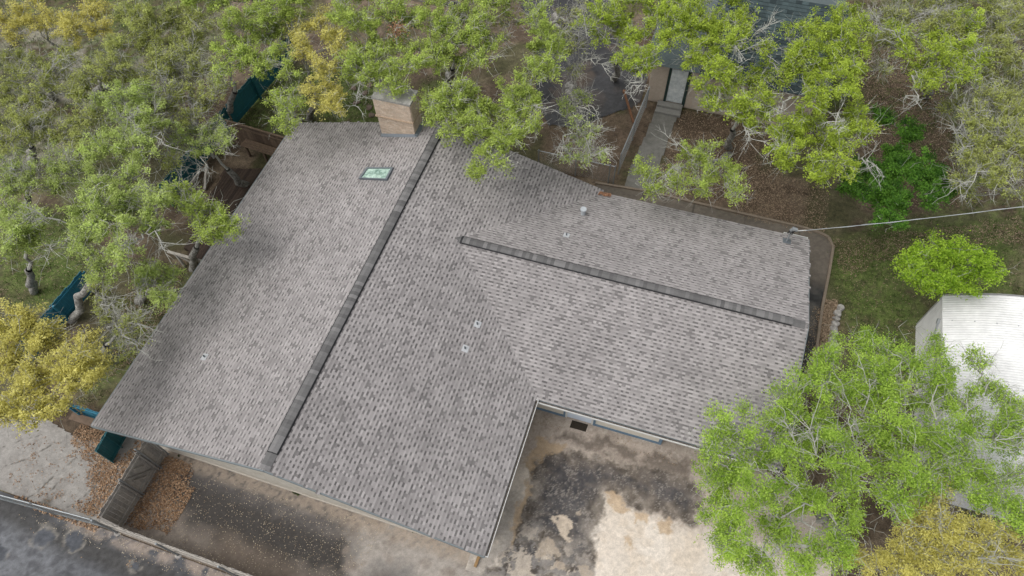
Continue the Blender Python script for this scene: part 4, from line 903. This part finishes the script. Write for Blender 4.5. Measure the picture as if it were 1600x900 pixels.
T = [
 ('oak_tree','gold-green oak in the top left corner of the picture','gold',(85,110),5.5,[(20,20,26),(60,12,26),(128,32,30),(150,10,25),(112,46,26),(30,48,22),(88,28,20),(160,42,18)],.3,.95),
 ('oak_tree','olive oak at the top, right of the gold top-left corner oak','olive',(240,80),5.6,[(235,22,34),(282,25,30),(200,20,24),(232,60,26),(272,66,22),(190,68,22),(310,30,22),(255,95,20)],.45,.9),
 ('oak_tree','thin grey mostly leafless oak between the top-left gold oak and the left border','olive',(80,150),5.2,[(10,80,18),(100,78,22),(45,100,22),(85,118,26),(58,140,24),(110,140,22),(30,125,20)],.85,.6),
 ('oak_tree','sparse olive oak with pale trunk at the left border, above the lawn','olive',(50,250),5.2,[(60,172,26),(15,152,22),(70,205,26),(10,222,22),(40,195,24),(100,215,22),(25,190,20),(0,185,22)],.7,.75),
 ('oak_tree','pale green oak with a white dead branch on top, upper left','pale',(215,240),6.2,[(200,145,26),(168,152,22),(232,152,20),(180,216,34),(148,232,26),(212,235,28),(200,190,24),(240,185,22),(225,210,20)],.45,.95),
 ('oak_tree','small olive oak behind the pale white-branched oak, near the teal fence','olive',(300,160),5.0,[(300,62,24),(292,88,20),(265,112,22),(310,110,18),(325,140,20),(285,140,18)],.8,.5),
 ('oak_tree','yellow-green oak over the farthest teal fence panel','oak',(350,190),6.0,[(375,30,28),(388,62,26),(372,92,20),(345,115,18),(412,20,25),(428,50,26),(402,82,24),(412,105,18),(350,65,18)],.45,.9),
 ('oak_tree','leaning oak whose grey trunk rises from the dark deck','pale',(386,292),4.6,[(280,218,18),(300,232,22),(325,215,24),(352,228,16),(340,200,18),(300,205,18),(270,235,16)],.75,.45),
 ('oak_tree','slim bare-twigged oak left of the teal fence and leaf patch','olive',(296,205),5.0,[(338,138,18),(300,180,18),(318,160,18),(272,190,16)],.85,.35),
 ('oak_tree','sparse oak at the left border just above the blue fence lawn','pale',(30,330),5.0,[(25,290,26),(70,255,25),(118,258,22),(8,262,20),(50,280,20),(95,285,20),(20,240,18)],.7,.5),
 ('oak_tree','big pale green oak left of the roof, with bare pale limbs reaching over the lawn','pale',(110,500),6.4,[(150,320,34),(200,310,34),(170,350,34),(130,380,25),(165,420,26),(190,392,26),(214,332,30),(242,312,22),(240,345,22),(150,285,24),(205,275,22),(125,345,22)],.5,1.0),
 ('oak_tree','light green oak reaching over the left edge of the roof','oak',(300,420),5.6,[(330,335,25),(354,352,23),(316,362,18),(298,325,20),(275,300,20),(308,308,15)],.5,.9),
 ('oak_tree','low green oak spray hanging beside the left roof edge, below the pale rail','pale',(215,470),4.6,[(240,440,26),(256,466,20),(224,425,22),(262,428,16)],.4,.85),
 ('oak_tree','nearly bare grey oak twigs between the golden oak and the roof','olive',(150,560),4.4,[(190,500,24),(212,530,20),(170,480,20),(150,455,18),(185,560,20),(205,500,16)],1.0,.22),
 ('oak_tree','pale green oak at the left border beside the lawn','pale',(52,455),5.6,[(14,362,30),(45,372,25),(15,332,25),(0,400,22),(50,345,20)],.5,.85),
 ('oak_tree','large golden-yellow oak covering the left border above the concrete slab','gold',(60,640),5.6,[(20,502,30),(60,502,26),(40,532,30),(100,560,34),(140,542,24),(60,588,34),(120,590,34),(30,620,26),(88,630,25),(40,650,22),(150,570,20),(5,560,24),(0,645,20),(85,525,22)],.25,1.25),
 ('oak_tree','gold-tinged oak hanging down just above the top left roof corner','gold',(482,186),6.0,[(500,30,26),(480,80,26),(520,58,22),(510,100,22),(506,140,28),(516,166,20),(468,45,22),(540,85,18)],.4,.85),
 ('oak_tree','small green oak spray brushing the top left roof corner','oak',(468,188),5.2,[(450,170,22),(435,150,20),(452,195,16),(440,190,15),(462,150,14)],.5,.65),
 ('oak_tree','green oak behind the chimney carrying one patch of rusty dead leaves','oak',(600,150),6.6,[(560,25,30),(600,15,30),(640,20,28),(570,60,26),(600,92,28),(560,112,22),(582,122,20),(640,100,25),(620,136,16),(550,85,20),(625,60,22),(530,20,22)],.5,1.0),
 ('oak_tree','light green oak at the top, right of the rust-patched one','oak',(700,130),6.4,[(680,30,30),(700,62,30),(730,50,26),(760,60,24),(680,90,24),(720,92,25),(652,75,20),(720,15,24),(750,25,20),(760,90,18)],.5,.95),
 ('oak_tree','bright oak draping over the roof just right of the chimney','oak',(735,170),6.2,[(700,140,30),(730,160,34),(690,180,24),(740,200,30),(770,230,28),(750,265,17),(792,200,28),(812,172,24),(800,142,25),(702,205,16),(765,170,26),(785,255,14),(672,160,16)],.4,1.05),
 ('oak_tree','tall narrow light green oak left of the back asphalt','oak',(800,190),6.6,[(840,35,25),(855,78,28),(850,108,22),(830,122,20),(820,158,25),(835,190,15),(805,212,18),(838,10,20),(866,60,18)],.5,1.0),
 ('oak_tree','green oak standing over the back asphalt at top centre','lime',(960,120),6.2,[(940,18,26),(962,42,22),(935,60,16),(990,60,25),(1010,82,24),(1000,105,18),(982,92,20),(975,15,20),(915,35,14)],.5,.95),
 ('oak_tree','bare pale limbs hanging over the low chain-link fence','pale',(890,130),5.0,[(885,165,16),(912,150,14),(905,215,18),(930,235,18),(888,240,16),(895,190,14),(925,200,14),(910,250,14)],.95,.28),
 ('oak_tree','almost leafless grey oak at the top, left of the back asphalt','olive',(870,20),5.4,[(890,50,20),(905,75,18),(885,20,18),(910,10,16),(795,30,22),(780,60,16),(900,110,14)],1.0,.12),
 ('oak_tree','vivid lime oak in front of the beige siding house, at the top','lime',(1085,110),6.6,[(1080,20,30),(1110,50,30),(1070,52,26),(1130,28,26),(1100,85,28),(1150,60,22),(1168,30,18),(1122,108,24),(1045,25,24),(1050,5,20),(1080,85,20),(1200,78,16),(1222,122,16)],.4,1.1),
 ('oak_tree','lime oak half covering the beige siding, right of the white door','lime',(1140,230),5.8,[(1130,150,24),(1160,170,28),(1186,110,24),(1190,150,25),(1180,190,18),(1140,120,20),(1095,130,14),(1112,165,16),(1205,175,18)],.45,.85),
 ('oak_tree','low oak with a crooked pale limb just behind the back eave','oak',(1140,240),4.4,[(1005,270,20),(1022,290,18),(1080,250,24),(1110,242,24),(1132,270,25),(1100,292,20),(1060,288,18),(1150,300,16),(1048,270,12)],.6,.75),
 ('oak_tree','large lime oak in front of the dark neighbour roof','lime',(1275,150),6.8,[(1250,70,34),(1290,50,34),(1322,22,22),(1300,90,34),(1260,112,34),(1330,70,22),(1312,130,30),(1272,150,25),(1340,108,20),(1240,100,24),(1345,40,18)],.3,1.25),
 ('oak_tree','wide lime oak left of the dark green shrub','lime',(1290,270),5.8,[(1240,220,34),(1290,210,34),(1320,222,25),(1222,242,25),(1272,260,25),(1312,258,24),(1350,200,20),(1340,178,22),(1225,200,22),(1255,190,22),(1330,195,20)],.4,1.05),
 ('oak_tree','yellow-lime oak at the upper right, with long bare limb to its left','lime',(1450,150),6.4,[(1410,60,20),(1392,48,18),(1510,30,25),(1500,70,30),(1470,82,25),(1480,112,28),(1440,110,24),(1530,92,20),(1450,130,18),(1460,50,20),(1415,85,16),(1510,120,18)],.4,.9),
 ('oak_tree','olive oak in the top right corner','olive',(1580,60),6.2,[(1580,40,30),(1592,88,26),(1560,72,24),(1545,30,24),(1600,10,24),(1555,5,22)],.7,.65),
 ('oak_tree','hazy olive oak with grey twigs at the right border, above the cable','olive',(1580,260),6.0,[(1570,150,30),(1592,182,26),(1542,150,24),(1560,210,30),(1592,240,28),(1530,212,24),(1540,265,28),(1580,280,24),(1520,180,20),(1510,240,20),(1600,215,20)],.65,.65),
 ('oak_tree','olive oak between the top-left gold oak and the white-branched oak','olive',(160,130),5.3,[(175,100,24),(150,98,22),(125,150,24),(128,190,24),(140,120,22),(195,115,20),(120,225,20),(150,180,20)],.6,.6),
 ('oak_tree','sparse olive oak between the white-branched oak and the teal fence patch','olive',(262,200),5.0,[(258,150,22),(262,120,22),(275,165,18),(240,165,18),(255,205,18),(235,110,20),(330,105,18),(270,255,16)],.75,.45),
 ('oak_tree','yellow-green oak crown cut by the top edge above the farthest teal fence','oak',(440,60),6.0,[(340,-5,26),(400,-10,28),(450,5,26),(475,-10,26),(455,30,20),(440,80,18),(300,-10,24),(455,110,16)],.45,.8),
 ('oak_tree','green oak crown cut by the top edge, directly above the rust-patched oak','oak',(720,10),6.2,[(560,-15,26),(620,-20,26),(680,-10,26),(725,-15,24),(770,-5,24),(795,5,18),(530,-10,24),(820,-15,20)],.5,.8),
 ('oak_tree','lime oak crown cut by the top edge left of the dark neighbour roof','lime',(1010,30),6.2,[(1000,-10,24),(1030,10,24),(1050,-10,24),(970,-15,22),(1020,45,20),(1045,60,18),(1100,-15,26),(1150,-10,24)],.4,.9),
 ('oak_tree','olive oak crown cut by the top edge towards the upper right corner','olive',(1460,10),5.8,[(1420,-10,26),(1470,-10,26),(1520,-10,24),(1450,25,22),(1490,35,20),(1400,25,22),(1370,60,20),(1540,110,22),(1530,65,20)],.6,.7),
 ('oak_tree','dull oak in shade behind the right-border hazy oak, over the brown leaf ground','olive',(1500,200),4.4,[(1520,150,22),(1500,160,18),(1480,170,16),(1595,130,22),(1500,280,16),(1520,300,16),(1590,300,18)],.85,.35),
 ('oak_tree','grey leafless oak crown at the top edge, right of the dark roof','olive',(1390,40),5.8,[(1370,20,20),(1395,70,20),(1420,20,22),(1450,15,20),(1385,110,16),(1480,10,20)],1.0,.2),
]
DEAD = {2: [(60,150,85,100),(75,120,120,95)], 3: [(30,215,60,180)], 4: [(195,160,218,200),(225,170,200,185),(235,195,255,225)], 5: [(290,100,262,88),(285,115,300,75)], 7: [(330,235,310,275)], 9: [(60,270,20,265),(95,270,110,250)],
        10: [(120,350,30,330),(120,365,70,400),(230,350,262,395),(225,365,200,385)], 12: [(235,435,215,455)], 13: [(175,500,215,545),(160,480,215,505),(150,460,190,480)], 18: [(565,110,555,165),(600,60,630,40)], 20: [(805,150,840,165)], 22: [(965,50,915,45),(1000,100,985,145)],
        23: [(895,165,935,175),(905,205,940,250),(895,200,870,235)], 24: [(900,60,860,90),(905,90,940,100)], 25: [(1130,70,1165,95),(1150,80,1200,40)], 26: [(1160,190,1170,215)], 27: [(1105,255,1045,215),(1075,262,1040,272)], 28: [(1290,170,1310,205),(1240,150,1215,175)], 29: [(1250,240,1210,230),(1340,240,1370,260)],
        30: [(1430,90,1370,30),(1400,70,1350,45),(1430,110,1440,170)], 31: [(1560,60,1520,80)], 32: [(1545,200,1500,240),(1560,150,1520,130),(1530,230,1490,200),(1545,265,1500,290)], 40: [(1400,40,1450,20),(1390,50,1350,20)], 33: [(160,130,190,90)], 34: [(265,150,250,115)], 39: [(1500,200,1530,150)]}
for i, (nm, lb, kd, bs, z, lobes, bare, dens) in enumerate(T):
    tree(nm, lb, kd, bs, z, lobes, GO, 100+i, bare=bare, dens=dens, dead=DEAD.get(i, ()), rust=(621,46) if 'rusty' in lb else None, leaf=.079 if kd != 'lime' else .082)
tree('shrub_tree', 'dark glossy green tree standing between the lime oaks and the cable', 'deep', (1400,300), 3.6, [(1380,180,16),(1420,202,20),(1400,235,20),(1352,270,22),(1380,270,24),(1438,272,28),(1470,290,22),(1400,310,25),(1370,300,24),(1390,345,18),(1322,286,18),(1415,255,22),(1455,305,18),(1345,300,16)], None, 300, bare=.02, dens=5, trunk_r=.09, leaf=.085, lift=.7)
tree('young_tree', 'round bright green young tree at the corner of the white metal shed', 'bright', (1480,470), 3.9, [(1440,402,22),(1470,392,28),(1490,420,28),(1520,402,24),(1545,425,20),(1430,430,20),(1452,442,22),(1512,440,18),(1415,412,11),(1480,445,22),(1500,385,14)], None, 301, bare=.03, dens=1.5, trunk_r=.07, leaf=.085, lift=.4)
tree('pecan_tree', 'big fresh green tree spreading over the wing eave and driveway at lower right', 'green', (1330,850), 5.4, [(1120,662,20),(1150,682,25),(1108,702,18),(1140,732,28),(1180,702,28),(1212,662,28),(1232,622,26),(1262,592,26),(1292,562,26),(1190,762,34),(1122,790,30),(1150,832,34),(1240,712,34),(1280,652,34),(1260,782,34),(1210,832,34),(1180,882,32),(1250,872,34),(1312,702,34),(1330,752,30),(1320,812,30),(1302,602,28),(1105,745,18),(1130,860,20),(1240,640,22),(1300,860,28),(1165,640,12)], None, 302, dead=[(1330,800,1250,650),(1320,820,1180,720),(1320,830,1150,790),(1330,840,1190,870),(1340,800,1330,640),(1250,720,1225,640)], bare=.38, dens=1.0, trunk_r=.2, leaf=.062, lift=.7, clsig=.1)
tree('pecan_tree', 'loose green tree with upright pale limbs in front of the white metal shed', 'green', (1440,760), 5.2, [(1340,540,24),(1380,550,28),(1420,560,28),(1460,542,22),(1390,602,34),(1440,612,34),(1350,622,30),(1480,582,22),(1502,622,28),(1542,602,16),(1570,622,22),(1530,562,15),(1400,662,34),(1450,682,32),(1500,682,24),(1560,682,22),(1592,642,16),(1372,702,34),(1420,732,30),(1480,742,24),(1542,740,20),(1580,800,24),(1560,772,20),(1360,580,22),(1520,650,18),(1350,670,24),(1590,740,18),(1390,770,24),(1595,690,22),(1520,715,22),(1470,705,22),(1580,655,18),(1600,800,24),(1530,780,20),(1450,760,24),(1400,790,22)], None, 303, dead=[(1420,720,1410,560),(1400,720,1350,580),(1440,720,1470,580),(1450,720,1600,690),(1440,730,1540,610),(1380,740,1330,700)], bare=.38, dens=1.0, trunk_r=.17, leaf=.064, lift=.6, clsig=.1)
tree('oak_tree', 'golden-yellow oak in the bottom right corner', 'gold', (1470,890), 4.9, [(1450,790,26),(1480,822,30),(1432,832,28),(1502,862,34),(1450,872,34),(1540,832,24),(1572,862,28),(1402,872,28),(1352,884,22),(1592,884,24),(1540,892,30),(1470,770,14),(1410,905,28)], None, 304, dead=[(1450,850,1470,800),(1500,880,1560,870)], bare=.35, dens=1.15, leaf=.062)

# conspicuous pale limbs
# ------------------------------------------------------------------ scattered leaves and grass
def scatter(name, polys, n, m, size, label, cat, z=.02, upright=False, seed=1, relief=True, zfn=None, clump=0, thr=.5, edge=.06):
    R = np.random.default_rng(seed); out = []
    tot = 0
    bb = [(p.min(0), p.max(0)) for p in polys]; areas = [float(np.prod(b-a)) for a, b in bb]
    for p, (a, b), ar in zip(polys, bb, areas):
        k_ = int(n*ar/sum(areas)*2.2); x = R.uniform(a[0], b[0], k_); y = R.uniform(a[1], b[1], k_)
        s = sdf(x+.9*(fbm(x*1.5, y*1.5, 5)-.5), y+.9*(fbm(x*1.5, y*1.5, 6)-.5), p); kp = s > edge*(R.random(k_)**2*1.6-.6)
        if clump: kp &= (fbm(x*clump, y*clump, seed) > thr-.0) | (R.random(k_) < .07)
        out.append(np.stack([x[kp], y[kp]], 1))
    q = np.concatenate(out)[:n*2]; N = len(q)
    zz = np.full(N, z) if zfn is None else np.array([zfn(a, b)+z for a, b in q])
    pos = np.column_stack([q, zz+R.uniform(0, size*.5, N)])
    nr = R.normal(0, .45 if not upright else 1, (N, 3)); nr[:, 2] = 1 if not upright else R.uniform(0, .5, N); nr /= np.linalg.norm(nr, axis=1, keepdims=True)
    u = np.cross(nr, R.normal(0, 1, (N, 3))); u /= np.linalg.norm(u, axis=1, keepdims=True); v = np.cross(nr, u)
    if upright: u[:, 2] = np.abs(u[:, 2])+.4
    ln = size*R.uniform(.6, 1.4, N)[:, None]; wd = ln*(.5 if not upright else .25)
    qd = np.stack([pos-u*ln*.5, pos-v*wd*.5, pos+u*ln*.5, pos+v*wd*.5], 1)
    mb = MB(); mb.add(qd.reshape(-1, 3), np.arange(N*4).reshape(N, 4), R.random(N)); o = mb.build(name, m); return tag(o, label, cat, kind='stuff')
piles = [PS(p) for p in ([(125,665),(160,668),(168,700),(190,725),(225,700),(205,720),(180,760),(155,810),(125,800),(150,765),(140,740),(150,720),(122,690)],
    [(258,715),(275,720),(285,760),(283,805),(262,822),(235,815),(210,825),(200,812),(225,780),(245,745)],
    [(20,782),(70,790),(120,806),(155,822),(150,832),(105,815),(60,797)], [(262,712),(295,735),(292,745),(262,730)])]
scatter('leaf_pile', piles, 7500, M['litter'], .075, 'deep drifts of orange-brown fallen leaves around the wooden gate section', 'leaves', z=.03, seed=21, edge=.6)
scatter('leaf_scatter', [PS([(270,740),(600,820),(560,900),(330,880),(230,830)]), PS([(120,810),(440,900),(330,920),(0,800)])], 1600, mat('pale_leaf_flecks', (.30,.22,.13), .9, .2, 5, tone=1, color2=(.62,.55,.42)), .04, 'tiny tan leaves sprinkled on the dark pavement either side of the board fence', 'leaves', z=.02, seed=22)
scatter('leaf_clusters', [PS([(30,680),(180,690),(150,800),(10,760)]), PS([(25,822),(60,830),(50,838),(30,832)]), PS([(130,862),(145,864),(140,878),(130,875)]), PS([(190,870),(240,880),(235,892),(190,885)]), PS([(275,892),(330,900),(320,915),(270,905)])], 2200, M['litter'], .055, 'small brown leaf clusters on the cracked concrete slab and asphalt at lower left', 'leaves', z=.02, seed=23, clump=2.2, thr=.6)
scatter('bed_leaves', [PS([(1288,465),(1308,475),(1300,520),(1296,575),(1262,600),(1274,545),(1284,495)])], 4200, M['litterdull'], .075, 'brown leaves filling the bed between the apron and the stone edging', 'leaves', z=.03, seed=24, edge=.25)
scatter('courtyard_leaves', [PS([(842,648),(880,660),(872,672),(838,665)]), PS([(960,680),(1080,712),(1085,740),(960,700)])], 160, M['litterdull'], .05, 'few dark leaves beside the blue trimmed wall in the courtyard', 'leaves', z=.02, seed=25, clump=2)
scatter('roof_leaves', [PS([(936,299),(952,301),(953,309),(934,307)], 2.6)], 260, M['rust'], .07, 'small orange clump of leaves on the roof edge above the wing valley', 'leaves', z=.05, seed=26, zfn=lambda x, y: max(roofWB(x, y), roofR(x, y)))
scatter('yard_leaf_litter', lit_polys[:3]+lit_polys[4:]+[PS([(1300,380),(1600,340),(1600,380),(1430,390),(1320,430)]), PS([(200,440),(300,400),(250,520),(170,600)]), PS([(1150,340),(1290,370),(1300,300),(1150,250)])], 42000, M['litterdull'], .055, 'dull brown leaf litter strewn over the soil of the yard', 'leaves', z=.02, seed=27)
scatter('lawn_leaves', lawns[:5], 9000, M['litterdull'], .05, 'scattered dry leaves on the lawns', 'leaves', z=.03, seed=28)
scatter('grass', lawns, 60000, M['grass'], .10, 'short patchy grass on the lawns around the house', 'grass', z=.03, upright=True, seed=29, clump=1.4, thr=.42)
for i, (x_, y_, lb) in enumerate(((466,772,'left grass tuft sprouting at the foot of the cream front wall'),(612,820,'middle grass tuft sprouting at the foot of the cream front wall'),(646,832,'right grass tuft sprouting at the foot of the cream front wall'),(283,713,'small green weed beside the orange leaves at the left end of the front wall'))):
    q = P(x_, y_)[:2]; a = .22 if i < 3 else .1
    scatter('grass_tuft', [np.array([q+(-a,-.05), q+(a,-.05), q+(a,.07), q+(-a,.07)])], 130, M['grass'], .09, lb, 'grass', z=.04, upright=True, seed=40+i)
